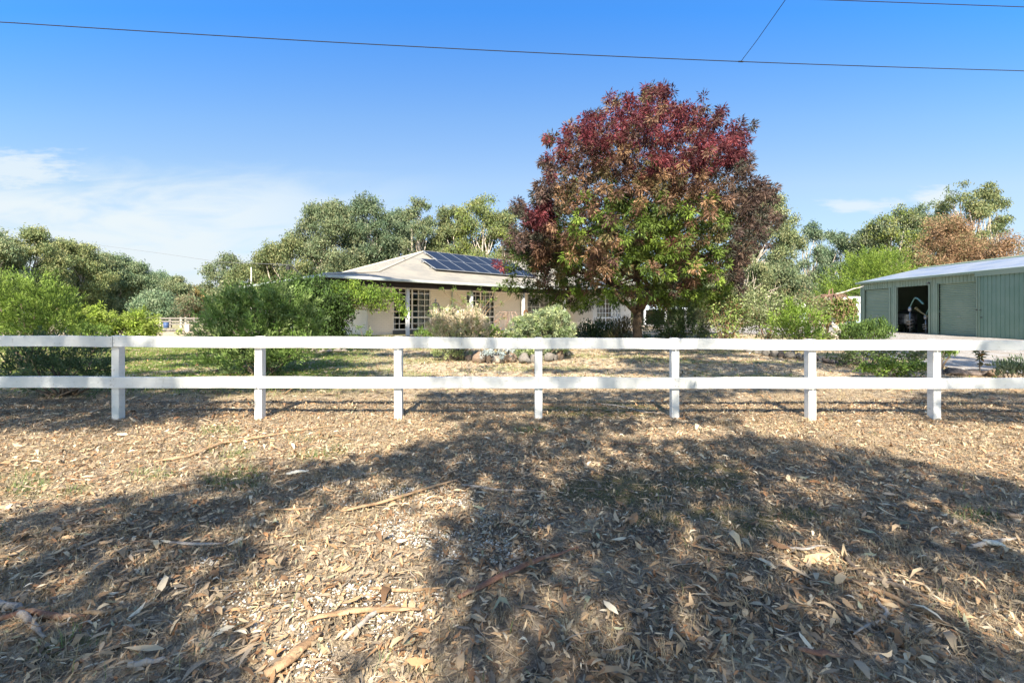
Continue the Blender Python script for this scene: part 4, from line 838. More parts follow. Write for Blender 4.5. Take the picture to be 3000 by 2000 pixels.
shrub('strappy_plant', 'green strappy plant beside the gravel at the seventh fence post', 'plant', 2770, 10.4, [(2768, 1030, 16, 16), (2785, 1038, 12, 10)], [(.20, .30, .05), (.14, .22, .04)], mode='up', dens=50, k=14, rc=.08, L=.16, Wd=.02, seed=60, z=.05)
shrub('lavender_plant', 'grey green lavender like clump at the far right under the rail', 'plant', 2960, 9.0, [(2940, 1080, 26, 22), (2975, 1075, 30, 26), (3010, 1080, 30, 26)], [(.13, .18, .09), (.18, .22, .13), (.10, .15, .08)], mode='up', dens=60, k=18, rc=.07, L=.08, Wd=.018, seed=61, z=.03)
shrub('weed_clump', 'small yellow green weed clump on the paddock side of the path', 'plant', 524, 20, [(524, 975, 9, 7)], YG, mode='up', dens=25, k=12, rc=.12, L=.14, Wd=.03, seed=62, layers=1)
# young plant with whorled leaves
b0 = base_at(2871, 10.0); o = empty('young_tree', b0, 0, 'single small dark leaved sapling on a thin stem in front of the gravel', 'sapling')
m = MB(); m.tube([b0 - UPV * .05, P(2870, 1050, 10), P(2868, 1022, 10)], [.012, .010, .007], 6); m.build('stem', M_twig, o, off=b0)
rg = np.random.default_rng(3); C_ = []; D_ = []
for px, py in ((2868, 1018), (2869, 1026), (2874, 1033), (2865, 1040), (2872, 1048), (2882, 1066)):
    for k in range(10): C_.append(P(px, py, 10)); a_ = rg.uniform(0, 6.28); D_.append([math.cos(a_), math.sin(a_), rg.uniform(-.7, .7)])
n = len(C_); finish(o, 'foliage', leafquads(np.array(C_), unit(np.array(D_)), .15, .045, np.array([(.10, .12, .05), (.14, .12, .06), (.30, .16, .05)])[rg.choice(3, n, p=[.6, .3, .1])], rg), b0)

# climbing rose on the verandah and wire obelisk
def HW(s, q, z): c, sn = math.cos(HR), math.sin(HR); return np.array([-7.42 + c * s - sn * q, 17.5 + sn * s + c * q, z])
rb = HW(7.7, 0.0, .35); o = empty('climbing_rose', rb, 0, 'leggy climbing rose trained on the third verandah post', 'rose'); m = MB(); random.seed(9)
tips = []
for s1, z1 in ((5.6, 2.55), (6.3, 2.6), (6.9, 2.1), (7.3, 2.4), (8.3, 2.5), (8.9, 2.65), (9.6, 2.75), (7.9, 2.6), (10.6, 2.6)):
    e = HW(s1, -.15, z1); limb(m, rb + np.array([random.uniform(-.1, .1), 0, 0]), HW(7.85 + (s1 - 7.7) * .25, -.1, 1.6), .022, .016, .05, 5); tips += limb(m, HW(7.85 + (s1 - 7.7) * .25, -.1, 1.6), e, .016, .006, .12, 5)
m.build('stem', mat('rose_cane', (.24, .17, .10), .8), o, off=rb)
lb = [(*p, .13, .13, .10) for p in tips[2::3]] + [(*HW(9.2 + dx_, -.2, 2.75 + dz), .2, .2, .14) for dx_, dz in ((0, 0), (.3, .1), (-.3, -.1), (.1, .2), (.5, 0))]
finish(o, 'foliage', foliage(np.random.default_rng(8), lb, dens=60, k=9, rc=.08, L=.08, Wd=.04, mode='rand', pal=[(.12, .19, .04), (.18, .25, .06)], under=1), rb)
b0 = base_at(1276, 17.2, .33); o = empty('garden_obelisk', b0, 0, 'black metal domed garden obelisk before the cream wall with ivy', 'obelisk'); m = MB(); hw_ = .19; zt = CH + (916 - 885) / F * 17.2 - .33
for k in range(8):
    a_ = k * math.pi / 4; m.tube([(hw_ * math.cos(a_), hw_ * math.sin(a_), 0), (hw_ * math.cos(a_), hw_ * math.sin(a_), zt - .3), (hw_ * .85 * math.cos(a_), hw_ * .85 * math.sin(a_), zt - .14), (hw_ * .5 * math.cos(a_), hw_ * .5 * math.sin(a_), zt - .04), (0, 0, zt)], .011, 5)
for z in (.3, .75, 1.2, zt - .3): m.tube([(hw_ * math.cos(a_), hw_ * math.sin(a_), z) for a_ in np.linspace(0, 2 * math.pi, 13)], .011, 5)
m.lathe((0, 0, zt), [(0, .16), (.02, .12), (.045, .08), (.02, .04), (.03, 0), (0, -.02)], 10); m.build('frame', mat('black_iron', (.03, .03, .03), .5), o)
finish(o, 'ivy', foliage(np.random.default_rng(18), [(b0[0] + dx_, b0[1], b0[2] + z, .09, .15, .13) for dx_, z in ((-.15, zt - .3), (.1, zt - .15), (.17, zt - .5), (.16, zt - .8), (0, zt - .1), (.12, zt - 1.0), (-.2, zt - .55))], dens=70, k=10, rc=.06, L=.06, Wd=.035, mode='hang', pal=GR), b0)
pr = HW(11.62 + .0, .18, 1.40); o = empty('ring_ornament', pr, HR, 'rust coloured ring ornament fixed to the fourth verandah post', 'ornament'); m = MB()
m.tube([(.15 * math.cos(a_), -.03, .17 * math.sin(a_)) for a_ in np.linspace(.3, 6.4, 20)], [.03 + .02 * math.sin(i * .3) for i in range(20)], 8); m.tube([(.0, -.03, .17), (0, .10, .17)], .012, 6); m.build('ring', mat('rust_orange', (.25, .11, .04), .8, noise=(12, (.08, .05, .03), .4, .6)), o, smoothf=True)
# small weeping shrub before the house
b0 = base_at(1487, 13.4, .2); o = empty('weeping_rose', b0, 0, 'small bare weeping standard with drooping pinkish stems', 'shrub'); m = MB(); random.seed(3); top = P(1487, 915, 13.4)
m.tube([b0, (b0 + top) / 2 + .02, top], [.03, .026, .02], 7)
for k in range(16):
    a_ = random.uniform(0, 6.28); r_ = random.uniform(.3, .5); e = top + np.array([math.cos(a_) * r_, math.sin(a_) * r_, -random.uniform(.2, .65)]); mid = top + np.array([math.cos(a_) * r_ * .55, math.sin(a_) * r_ * .55, .02]); m.tube([top, mid, (mid + e) / 2 + np.array([math.cos(a_), math.sin(a_), 0]) * .06, e], [.008, .006, .005, .003], 4)
m.build('stem', mat('pinkish_twig', (.32, .22, .17), .8), o, off=b0)
finish(o, 'foliage', foliage(np.random.default_rng(12), [(*(top + np.array([dx_, 0, dz])), .12, .2, .12) for dx_, dz in ((-.3, -.25), (-.15, -.1), (.2, -.3), (.3, -.5), (0, -.45), (-.35, -.45))], dens=30, k=8, rc=.06, L=.06, Wd=.03, mode='hang', pal=[(.28, .30, .12), (.35, .20, .14)]), b0)
# weeping mulberry
YM = 20.5; b0 = base_at(2423, YM); o = empty('weeping_tree', b0, 0, 'weeping mulberry with umbrella of hanging canes beside the shed', 'tree'); m = MB(); random.seed(13)
top = P(2440, 862, YM); m.tube([b0 - UPV * .1, P(2424, 940, YM), P(2432, 885, YM), top], [.07, .06, .055, .05], 8, jit=.1); lb = []
m.tube([P(2425, 875, YM), P(2430, 850, YM), P(2438, 845, YM), P(2440, 862, YM)], [.03, .03, .028, .02], 6)
for k in range(90):
    a_ = random.uniform(0, 6.28); r_ = random.uniform(.45, 1.0); rx = r_ * 1.0; tp = top + np.array([0, 0, random.uniform(-.12, .02)]); mid = tp + np.array([math.cos(a_) * rx * .6, math.sin(a_) * rx * .6, -.02]); sh_ = tp + np.array([math.cos(a_) * rx, math.sin(a_) * rx, -.28]); e = sh_ + np.array([math.cos(a_) * .05, math.sin(a_) * .05, -random.uniform(.6, 1.5)])
    m.tube([tp, mid, sh_, (sh_ + e) / 2 + np.array([random.uniform(-.04, .04), 0, 0]), e], [.012, .009, .007, .006, .004], 4); n_ = 4
    if True:
        for j in range(n_): q = sh_ + (e - sh_) * j / n_; lb.append((*q, .07, .07, .12))
m.build('trunk', mat('mulberry_bark', (.22, .14, .10), .85), o, off=b0)
finish(o, 'crown', foliage(np.random.default_rng(14), lb, dens=36, k=6, rc=.09, L=.10, Wd=.06, mode='hang', pal=[(.14, .22, .04), (.20, .26, .06), (.24, .17, .09)], under=1), b0)
b0 = base_at(2446, 17.8); o = empty('garden_ornament', b0, 0, 'pale curved stone ornament at the foot of the weeping tree', 'ornament'); M_stone = mat('pale_stone', (.58, .52, .44), .85, noise=(9, (.38, .33, .28), .45, .65), bump=(20, .5))
m = MB(); m.tube([(-.06, 0, .02), (0.08, 0, .10), (.04, 0, .2), (.12, 0, .32), (.13, 0, .46), (.04, 0, .58), (-.1, 0, .62)], [.10, .07, .07, .10, .13, .11, .04], 12, jit=.1); m.tube([(0.0, 0, .26), (-.14, 0, .34), (-.24, 0, .40)], [.05, .06, .04], 8, jit=.1); m.build('body', M_stone, o, smoothf=True)
m = MB(); m.lathe((0, 0, 0), [(0, .06), (.24, .05), (.27, .0), (.25, -.05)], 16); m.build('base', M_stone, o)
b0 = base_at(577, 11.4, None); o = empty('garden_stake', b0, 0, 'thin wooden garden stake with orange tape on the left lawn', 'stake'); m = MB(); m.box(-.012, .012, -.012, .012, -.1, .32); m.build('stake', mat('bare_wood', (.42, .30, .17), .8), o); m = MB(); m.tube([(-.03, 0, .015), (.03, .01, .02)], .02, 6); m.build('tape', mat('orange_tape', (.6, .2, .06), .5), o)
b0 = P(2458, 846, 23); o = empty('bare_branch', b0, 0, 'pale bare limb reaching from the weeping tree to the shed corner', 'branch'); m = MB(); m.tube([P(2447, 862, 21), P(2475, 855, 22), P(2500, 846, 23), P(2515, 843, 23.5), P(2530, 838, 24)], [.04, .035, .03, .03, .02], 7, jit=.15); m.build('limb', M_barkg, o, off=b0, smoothf=True)

# ------------------------------------------------------------------ rocks
def ico(sub=2):
    import bmesh
    bm = bmesh.new(); bmesh.ops.create_icosphere(bm, subdivisions=sub, radius=1); bm.verts.ensure_lookup_table()
    V = np.array([v.co[:] for v in bm.verts]); Fc = np.array([[v.index for v in f.verts] for f in bm.faces]); bm.free(); return V, Fc
IV, IF = ico(3); IV1, IF1 = ico(1)
def rockmat(name, c1, c2, c3):
    m = bpy.data.materials.new(name); m.use_nodes = True; t = NT(m.node_tree); b = t.n['Principled BSDF']; b.inputs['Roughness'].default_value = .92; co = t.new('ShaderNodeTexCoord')
    def nz(s, d=7.0): n = t.new('ShaderNodeTexNoise', i_Scale=s, i_Detail=d, i_Roughness=.7); t.link(co.outputs['Object'], n.inputs['Vector']); return n.outputs[0]
    a = nz(5); bb = nz(26); c = t.mix(t.ss(a, .4, .6), c1, c2); c = t.mix(t.m('MULTIPLY', t.ss(bb, .52, .66), .7), c, c3); t.link(c, b.inputs['Base Color'])
    bp = t.new('ShaderNodeBump'); bp.inputs['Strength'].default_value = .9; bp.inputs['Distance'].default_value = .02; t.link(t.m('ADD', a, bb), bp.inputs['Height']); t.link(bp.outputs[0], b.inputs['Normal']); return m
M_rockb = rockmat('brown_rock', (.20, .135, .09), (.14, .11, .085), (.28, .24, .19)); M_rockg = rockmat('grey_rock', (.17, .15, .13), (.10, .095, .085), (.28, .27, .24)); M_rockp = rockmat('pale_rock', (.30, .26, .21), (.21, .18, .145), (.40, .37, .33)); M_rockd = rockmat('dark_rock', (.10, .08, .07), (.16, .12, .10), (.26, .23, .2))
def rock(px, py_bottom, wpx, hpx, m_, label, seed, group, Y=None):
    g = ground_at(px, py_bottom) if Y is None else base_at(px, Y); Y = g[1]; w_ = wpx / F * Y / 2; h_ = hpx / F * Y
    rg = np.random.default_rng(seed); V = IV.copy(); d = IV
    f = 1 + .30 * (fbm(d[:, 0] * 1.6 + seed, d[:, 1] * 1.6 + d[:, 2] * 1.3, seed, 3) - .5) * 2 + .10 * (fbm(d[:, 0] * 5 + seed, d[:, 2] * 5 + d[:, 1] * 4, seed + 3, 3) - .5) * 2
    for _ in range(6):   # flat facets
        nrm_ = unit(rg.normal(size=3)); dd = (V * nrm_).sum(1); V = V - np.maximum(dd - rg.uniform(.62, .85), 0)[:, None] * nrm_ * .85
    V = V * f[:, None]; V = V / np.abs(V).max(0) * np.array([w_, w_ * rg.uniform(.7, 1), h_ * .62]); V[:, 2] += h_ * .38
    tag(npmesh('rock', V, IF, m_, smoothf=True), label, 'rock', group).location = tuple(g)
ordn = ['first', 'second', 'third', 'fourth', 'fifth', 'sixth', 'seventh', 'eighth', 'ninth', 'tenth', 'eleventh', 'twelfth', 'thirteenth', 'fourteenth', 'fifteenth', 'sixteenth']
mm_ = {'b': (M_rockb, 'brown'), 'g': (M_rockg, 'grey'), 'p': (M_rockp, 'pale'), 'd': (M_rockd, 'dark')}
row1 = [(1346, 1054, 32, 24, 'b'), (1372, 1056, 22, 18, 'b'), (1403, 1062, 42, 32, 'b'), (1429, 1060, 22, 20, 'b'), (1463, 1062, 44, 24, 'p'), (1498, 1060, 38, 28, 'b'), (1537, 1064, 38, 30, 'g'), (1562, 1062, 22, 26, 'g'), (1584, 1058, 16, 20, 'b'), (1610, 1057, 34, 26, 'g'), (1626, 1056, 18, 20, 'g'), (1641, 1052, 26, 26, 'b'), (1662, 1043, 22, 18, 'g')]
for i, (px, py, w_, h_, k) in enumerate(row1): rock(px, py, w_, h_ + 2, mm_[k][0], f'{mm_[k][1]} rock, {ordn[i]} from the left in the row below the dome shrub', 100 + i, 'rocks edging the central garden bed')
row2 = [(2195, 1033, 28, 12, 'g'), (2220, 1036, 24, 16, 'g'), (2245, 1042, 24, 20, 'g'), (2268, 1045, 30, 22, 'g'), (2290, 1047, 20, 18, 'd'), (2313, 1051, 34, 24, 'g'), (2340, 1052, 18, 18, 'g'), (2358, 1055, 20, 20, 'g'), (2385, 1056, 30, 18, 'd')]
for i, (px, py, w_, h_, k) in enumerate(row2): rock(px, py, w_, h_ + 2, mm_[k][0], f'{mm_[k][1]} rock, {ordn[i]} from the left in the shaded row left of the sixth post', 140 + i, 'rocks edging the right garden bed')
for i, (px, py, w_, h_, k, lb) in enumerate([(2425, 1063, 34, 18, 'd', 'dark low rock just right of the sixth fence post'), (2470, 1066, 44, 26, 'g', 'squarish grey rock left of the large pointed rock in the right bed'), (2513, 1067, 44, 30, 'p', 'large pale pointed rock half covered by the ground cover'), (2585, 1060, 26, 20, 'g', 'grey rock poking out of the ground cover')]): rock(px, py, w_, h_, mm_[k][0], lb, 160 + i, 'rocks edging the right garden bed')
row3 = [(2745, 1095, 44, 20, 'd'), (2800, 1098, 56, 22, 'd'), (2850, 1100, 50, 18, 'd'), (2885, 1100, 30, 16, 'd'), (2920, 1104, 46, 24, 'b')]
for i, (px, py, w_, h_, k) in enumerate(row3): rock(px, py, w_, h_, mm_[k][0], f'{mm_[k][1]} rock, {ordn[i]} from the left beside the gravel at far right', 170 + i, 'rocks beside the gravel')
row4 = [(945, 1031, 20, 11, 'p'), (966, 1032, 22, 12, 'p'), (988, 1031, 24, 12, 'p'), (1010, 1031, 20, 11, 'p'), (920, 1031, 22, 11, 'p')]
for i, (px, py, w_, h_, k) in enumerate(row4): rock(px, py, w_, h_, mm_[k][0], f'pale rock, {ordn[[1,2,3,4,0][i]]} from the left in the low row by the third post', 180 + i, 'low rocks left of the third post')
for i, px in enumerate((455, 470, 485, 496, 507, 518, 528, 541, 553, 563)): rock(px, 971, 14, 9, M_rockg, f'grey boulder, {ordn[i]} from the left in the far row before the paddock fence', 190 + i, 'far row of grey boulders')
for i, (px, py, w_, h_) in enumerate([(1690, 998, 18, 8), (1712, 1000, 16, 8), (1735, 1001, 18, 8), (1795, 1000, 14, 7)]): rock(px, py, w_, h_, M_rockg, f'small shaded rock, {ordn[i]} from the left beside the autumn tree trunk', 210 + i, 'small rocks left of the trunk')
# paddock fence, drum, poles, wires
pf = empty('paddock_fence', base_at(520, 43), 0, 'grey rail paddock fence seen far off between the left shrubs', 'fence'); off = np.array(pf.location); M_old = mat('weathered_rail', (.20, .18, .16), .9); M_pale = mat('pale_post', (.55, .50, .42), .8)
for px in (440, 471, 500, 531, 545, 570, 600):
    b0 = base_at(px, 43); m = MB(); m.box(-.08, .08, -.08, .08, -.1, 1.0); p = m.build('post', M_pale if px in (471, 531, 545) else M_old, pf); p.location = tuple(b0 - off)
for z in (.35, .62, .9):
    m = MB(); a_, b_ = base_at(425, 43) - off, base_at(615, 43) - off; m.beam(a_ + UPV * z - np.array([0, .1, 0]), b_ + UPV * z - np.array([0, .1, 0]), .05, .12); m.build('rail', M_old, pf)
o = empty('blue_drum', base_at(487, 42), 0, 'blue plastic drum by the far paddock fence', 'drum'); m = MB(); m.lathe((0, 0, 0), [(0, 0), (.2, 0), (.22, .05), (.21, .22), (.23, .25), (.21, .28), (.22, .5), (.2, .55), (0, .55)], 16); m.build('body', mat('blue_plastic', (.05, .09, .2), .5), o, smoothf=True)
for i, px in enumerate((546, 552.5)):
    b0 = base_at(px, 34); m = MB(); m.box(-.07, .07, -.07, .07, -.1, .55); q = tag(m.build('marker_post', M_pale, None, bevel=.01), ('left' if i == 0 else 'right') + ' one of two short pale posts before the paddock fence', 'post', 'short pale posts'); q.location = tuple(b0)
M_pole = mat('white_pole', (.66, .66, .64), .5)
b0 = base_at(736, 27); m = MB(); m.tube([b0, P(736, 783, 27)], .028, 8); tag(m.build('thin_pole', M_pole), 'thin white upright pole above the bushes left of the house', 'pole')
b0 = base_at(760, 30); o = empty('low_shed', b0, 0, 'small pale roofed shelter half hidden behind the bushes left of the house', 'shed'); m = MB(); za = CH + (916 - 852) / F * 30 - b0[2]; m.quadv([(-.6, 0, za), (2.5, 0, za + .3), (2.5, 3, za + .4), (-.6, 3, za + .1)]); q = m.build('roof', mat('pale_sheet', (.55, .56, .56), .5), o); md = q.modifiers.new('s', 'SOLIDIFY'); md.thickness = .12
m = MB(); m.box(-.4, 2.3, .3, 2.7, -.1, za - .15); m.build('wall', M_beam, o)
M_wire = mat('dark_wire', (.02, .02, .02), .5); M_wire2 = mat('grey_wire', (.16, .16, .17), .5)
def wire(name, pts, r, label, m_=M_wire):
    m = MB(); m.tube(pts, r, 5); return tag(m.build(name, m_), label, 'cable')
A, B = P(0, 65, 8.0), P(3000, 208, 9.6); d = B - A; ptsA = [A + d * t_ - UPV * (.10 * 4 * t_ * (1 - t_) if 0 <= t_ <= 1 else 0) for t_ in np.linspace(-.6, 1.6, 80)]
wire('overhead_cable', ptsA, .0085, 'long dark overhead cable crossing the whole sky above the house')
tj = (4.62 - A[0]) / d[0]; J = A + d * tj - UPV * .10 * 4 * tj * (1 - tj)
wire('branch_cable', [J, J * .6 + P(2308, -10, 7.4) * .4 - UPV * .02, P(2308, -10, 7.4), P(2308, -10, 7.4) + (P(2308, -10, 7.4) - J) * 2], .006, 'short cable rising steeply from the joint on the long overhead cable')
m = MB(); m.tube([J - d / np.linalg.norm(d) * .05, J + d / np.linalg.norm(d) * .05], .014, 6); m.build('cable_clamp', M_wire, None); q = bpy.data.objects['cable_clamp']; tag(q, 'small dark clamp where the steep cable meets the long overhead cable', 'clamp')
a_, b_ = P(2360, -2, 8.4), P(3000, 21, 8.6); wire('upper_cable', [a_ + (b_ - a_) * t_ for t_ in (-.6, 0, .5, 1, 1.5)], .0075, 'upper dark cable cutting across the top right corner of the sky')
gp = [P(60, 690, 62), P(290, 718, 48), P(470, 742, 38), P(650, 768, 30), P(760, 772, 26), P(848, 776, 23)]
wire('service_cable', gp, .011, 'thin grey service cable running from the left wood to the house bracket', M_wire2)
o = empty('cable_bracket', P(865, 812, 22.4), 0, 'dark slanted bracket that carries the service cable at the left of the roof', 'bracket'); m = MB(); off = P(865, 812, 22.4); m.tube([P(850, 776, 23), P(880, 802, 22.6), P(915, 835, 22.2)], .03, 6); m.box(*(np.array([P(845, 782, 23)[0] - .08, P(845, 782, 23)[0] + .08, 22.9, 23.05, P(845, 785, 23)[2] - .08, P(845, 785, 23)[2] + .1]))); m.build('bracket', M_black, o, off=off)

# ------------------------------------------------------------------ unseen added trees behind the viewer: crowns shaped to cast shade on verge and roof
SUNP = [[(-200, 1215), (250, 1238), (600, 1232), (640, 1190), (1290, 1190), (1330, 1232), (1400, 1245), (1260, 1290), (1130, 1345), (900, 1365), (640, 1400), (480, 1430), (200, 1490), (-200, 1560)],
        [(900, 1490), (1080, 1455), (1330, 1410), (1430, 1480), (1310, 1540), (1300, 1640), (1350, 1760), (1320, 1850), (1310, 2100), (740, 2100), (680, 1900), (560, 1810), (650, 1730), (850, 1640), (720, 1570)],
        [(2130, 1190), (2640, 1190), (2700, 1232), (3200, 1240), (3200, 1430), (2780, 1385), (2560, 1330), (2350, 1295), (2150, 1272)], [(1840, 1245), (2160, 1240), (2100, 1290), (1900, 1290)], [(1480, 1700), (1600, 1680), (1610, 1830), (1480, 1850)], [(1620, 1700), (1700, 1690), (1700, 1760), (1640, 1770)]]
rg = np.random.default_rng(77); n = 90000
x = rg.uniform(-13, 13, n); y = rg.uniform(-1.5, 15, n)
yc = np.maximum(y, 1.0); px, py = topx(x, yc, 0); jx, jy = rg.normal(0, 14, n), rg.normal(0, 9, n); py_ = py + jy; px_ = px + jx
near = y < 6.15; sunn = np.zeros(n, bool)
for p_ in SUNP: sunn |= inpoly(px_, py_, p_)
pr = np.where(near, .60, 0.0); pr = np.where(near & (px < 900) & (py > 1460), .62, pr); pr = np.where(near & (px > 2200) & (py > 1600), .6, pr); pr = np.where(near & (fbm(x * 1.6, y * 1.6, 61, 3) > .66), .10, pr)
pr = np.where(sunn, .0015, pr); pr = np.where(near & (y > 5.0) & ~sunn & (x > -.9) & (x < 3.0), .40, pr); pr = np.where(near & (y > 5.45) & (x < -4.6), .40, pr)
st = fbm(x * .55 + .2 * y, y * 1.9, 62, 3)
pr = np.where(~near, np.where(st > .52, .55, .002), pr)
fz = (y > 6.25) & (y < 7.45); pr = np.where(fz, .03, pr); pr = np.where(fz & (x > -.6) & (x < 2.8), .26, pr); pr = np.where(fz & (x > 5.4), .28, pr)
fz2 = fz & (fbm(x * 1.2, y * 2.2, 64, 2) > .66); pr = np.where(fz2, .3, pr)
pr = np.where(~near & (y < 8.3) & (px < 640), .6, pr); pr = np.where(~near & (y < 7.6) & (px > 1250) & (px < 1480), .35, pr)
pr = np.where((y > 6.1) & (y < 8.2) & (((px > 650) & (px < 1240)) | ((px > 2130) & (px < 2640))), np.minimum(pr, .015), pr)
pr = np.where((y > 6.1) & (y < 9.4) & (x < -4.9), .6, pr)
pr = np.where(~near & (y > 11) & (x > -.2) & (x < 3) , .02, pr)
kp = rg.random(n) < pr; x, y = x[kp], y[kp]; n = len(x)
h = np.maximum(6.0, .55 * y + 2.4) + rg.uniform(0, 3.2, n) + np.where((y > 6.25) & (y < 7.45), 9, 0)
xr, yr = rg.uniform(-8.2, -3.2, 5200), rg.uniform(20.6, 23.4, 5200); kr = fbm(xr * .7, yr * 1.1, 65, 3) > .42; x = np.concatenate([x, xr[kr]]); y = np.concatenate([y, yr[kr]]); h = np.concatenate([h, rg.uniform(20, 23, kr.sum())]); n = len(x); ct = 1 / math.tan(R(SUN_EL)); ax_ = math.sin(R(SUN_AZ)); ay_ = math.cos(R(SUN_AZ))
CX, CY = x - h * ct * ax_, y - h * ct * ay_
parts = [('tall gum tree added behind the viewer at the left, crown shaped to cast shade', CX < -4.2, (-8, -8.5)), ('tall gum tree added behind the viewer in the middle, crown shaped to cast shade', (CX >= -4.2) & (CX < 4.2), (.6, -9.5)), ('tall gum tree added behind the viewer at the right, crown shaped to cast shade', CX >= 4.2, (8.2, -8.5))]
for i, (lab, mk, bxy) in enumerate(parts):
    k = 4; C_ = np.repeat(np.stack([CX[mk], CY[mk], h[mk]], 1), k, 0) + rg.normal(size=(mk.sum() * k, 3)) * .06; nn_ = len(C_)
    D_ = unit(rg.normal(size=(nn_, 3)) * .6 - UPV * .5); colr = np.array(G_e)[rg.integers(0, 5, nn_)]
    b0 = np.array([*bxy, 0.]); o = empty('added_shade_tree', b0, 0, lab, 'tree', 'shade trees added behind the viewer')
    finish(o, 'crown', leafquads(C_, D_, rg.uniform(.14, .24, nn_), rg.uniform(.06, .1, nn_), colr, rg), b0)
    m = MB(); random.seed(i); fk = b0 + np.array([0, .3, 4.5]); limb(m, b0 - UPV * .2, fk, .28, .2, .04, 9); idx = rg.integers(0, mk.sum(), 14); cc = np.stack([CX[mk], CY[mk], h[mk]], 1)[idx]
    for c in cc: limb(m, fk, c, .028, .008, .06, 5)
    if i == 0:
        for c in ((-7.6, -3.5, 20.5), (-6.2, -3, 21.5), (-4.9, -2.6, 21)): limb(m, fk, c, .05, .015, .03, 5)
    m.build('trunk', M_barkg, o, off=b0, smoothf=True)

# ------------------------------------------------------------------ ground litter
def curled(C, yaw, L, Wd, cols, rg, tilt=.16, curl=.2):
    """lanceolate leaves lying on the ground: 8 points, 3 quads + ends folded into quads"""
    n = len(C); ts = np.array([0, .28, .62, 1.0]); wd = np.array([.12, 1.0, .8, .04]); bend = rg.normal(0, .16, n); cu = rg.normal(0, curl, n); pit = rg.normal(0, tilt, n); rol = rg.normal(0, tilt * 1.6, n)
    V = np.zeros((n, 8, 3)); dx_, dy_ = np.cos(yaw), np.sin(yaw)
    for i in range(4):
        s = (ts[i] - .5) * L; lat = bend * (ts[i] - .5) ** 2 * 4 * L * .35
        zz = cu * ((ts[i] - .5) ** 2 - .1) * L * 2 + pit * s
        for j, sg in enumerate((-1, 1)):
            l_ = lat + sg * wd[i] * Wd / 2; V[:, 2 * i + j, 0] = dx_ * s - dy_ * l_; V[:, 2 * i + j, 1] = dy_ * s + dx_ * l_; V[:, 2 * i + j, 2] = zz + rol * sg * wd[i] * Wd / 2 + np.abs(wd[i]) * Wd * .08 * (1 if sg > 0 else 1)
    mn = V[:, :, 2].min(1); V[:, :, 2] -= (mn * .8)[:, None]; V += C[:, None, :]
    f = np.array([[0, 2, 3, 1], [2, 4, 5, 3], [4, 6, 7, 5]]); Fq = (np.arange(n)[:, None, None] * 8 + f[None]).reshape(-1, 4)
    return V.reshape(-1, 3), Fq, np.repeat(cols, 8, 0)
def scatter(n, y0, y1, rg, spread=1.2):
    """even scatter over the visible wedge of ground"""
    y = np.sqrt(rg.uniform(y0 ** 2, y1 ** 2, n)); x = rg.uniform(-1, 1, n) * (spread * y + .4); return x, y
LC = np.array([(.50, .40, .27), (.40, .27, .155), (.32, .19, .10), (.22, .13, .075), (.56, .50, .40), (.28, .23, .18), (.19, .155, .125), (.40, .30, .20), (.36, .18, .08), (.26, .28, .2)])
LP = np.array([.17, .16, .12, .08, .07, .12, .10, .12, .03, .03])
LC = (LC * .86 + LC.mean(1, keepdims=True) * .14) * np.array([1.17, 1.10, .97])
def lcol(n, rg): return np.clip(LC[rg.choice(len(LC), n, p=LP / LP.sum())] * rg.uniform(.8, 1.35, (n, 1)), 0, .85)
rg = np.random.default_rng(1234)
x, y = scatter(32000, 1.45, 6.6, rg); dens_ = fbm(x * 1.1, y * 1.1, 91, 4); k = rg.random(len(x)) < np.clip((dens_ - .33) * 3.0, .10, 1) * (1 - .7 * masks(x, y, gh(x, y))[1]); x, y = x[k], y[k]; n = len(x)
L = (rg.gamma(4, .0085, n) + .010) * np.where(rg.random(n) < .13, 1.8, 1.0); Wd = L * rg.uniform(.14, .28, n)
leaves_ = curled(np.stack([x, y, gh(x, y) + .012 + rg.uniform(0, .015, n)], 1), rg.uniform(0, 6.28, n), L, Wd, lcol(n, rg), rg)
tag(npmesh('fallen_leaves', leaves_[0], leaves_[1], M_litter, cols=leaves_[2]), kind='stuff')
# curled strips and small bits of bark
x, y = scatter(110000, 1.4, 7.2, rg); k = rg.random(len(x)) > .75 * masks(x, y, gh(x, y))[1]; x, y = x[k], y[k]; n = len(x); L = rg.gamma(3, .010, n) + .008; Wd = L * rg.uniform(.12, .4, n)
C3 = curled(np.stack([x, y, gh(x, y) + .006 + rg.uniform(0, .01, n)], 1), rg.uniform(0, 6.28, n) , L, Wd, lcol(n, rg) * rg.uniform(.5, 1.0, (n, 1)), rg, curl=.5)
tag(npmesh('bark_chips', C3[0], C3[1], M_litter, cols=C3[2]), kind='stuff')
x, y = scatter(42000, 6.2, 17, rg); k = ~inpoly(x, y, DRIVE); x, y = x[k], y[k]; n = len(x); L = rg.gamma(4, .016, n) + .02
C4 = curled(np.stack([x, y, gh(x, y) + .01], 1), rg.uniform(0, 6.28, n), L, L * .25, lcol(n, rg) * rg.uniform(.6, 1.0, (n, 1)), rg)
tag(npmesh('garden_litter', C4[0], C4[1], M_litter, cols=C4[2]), kind='stuff')
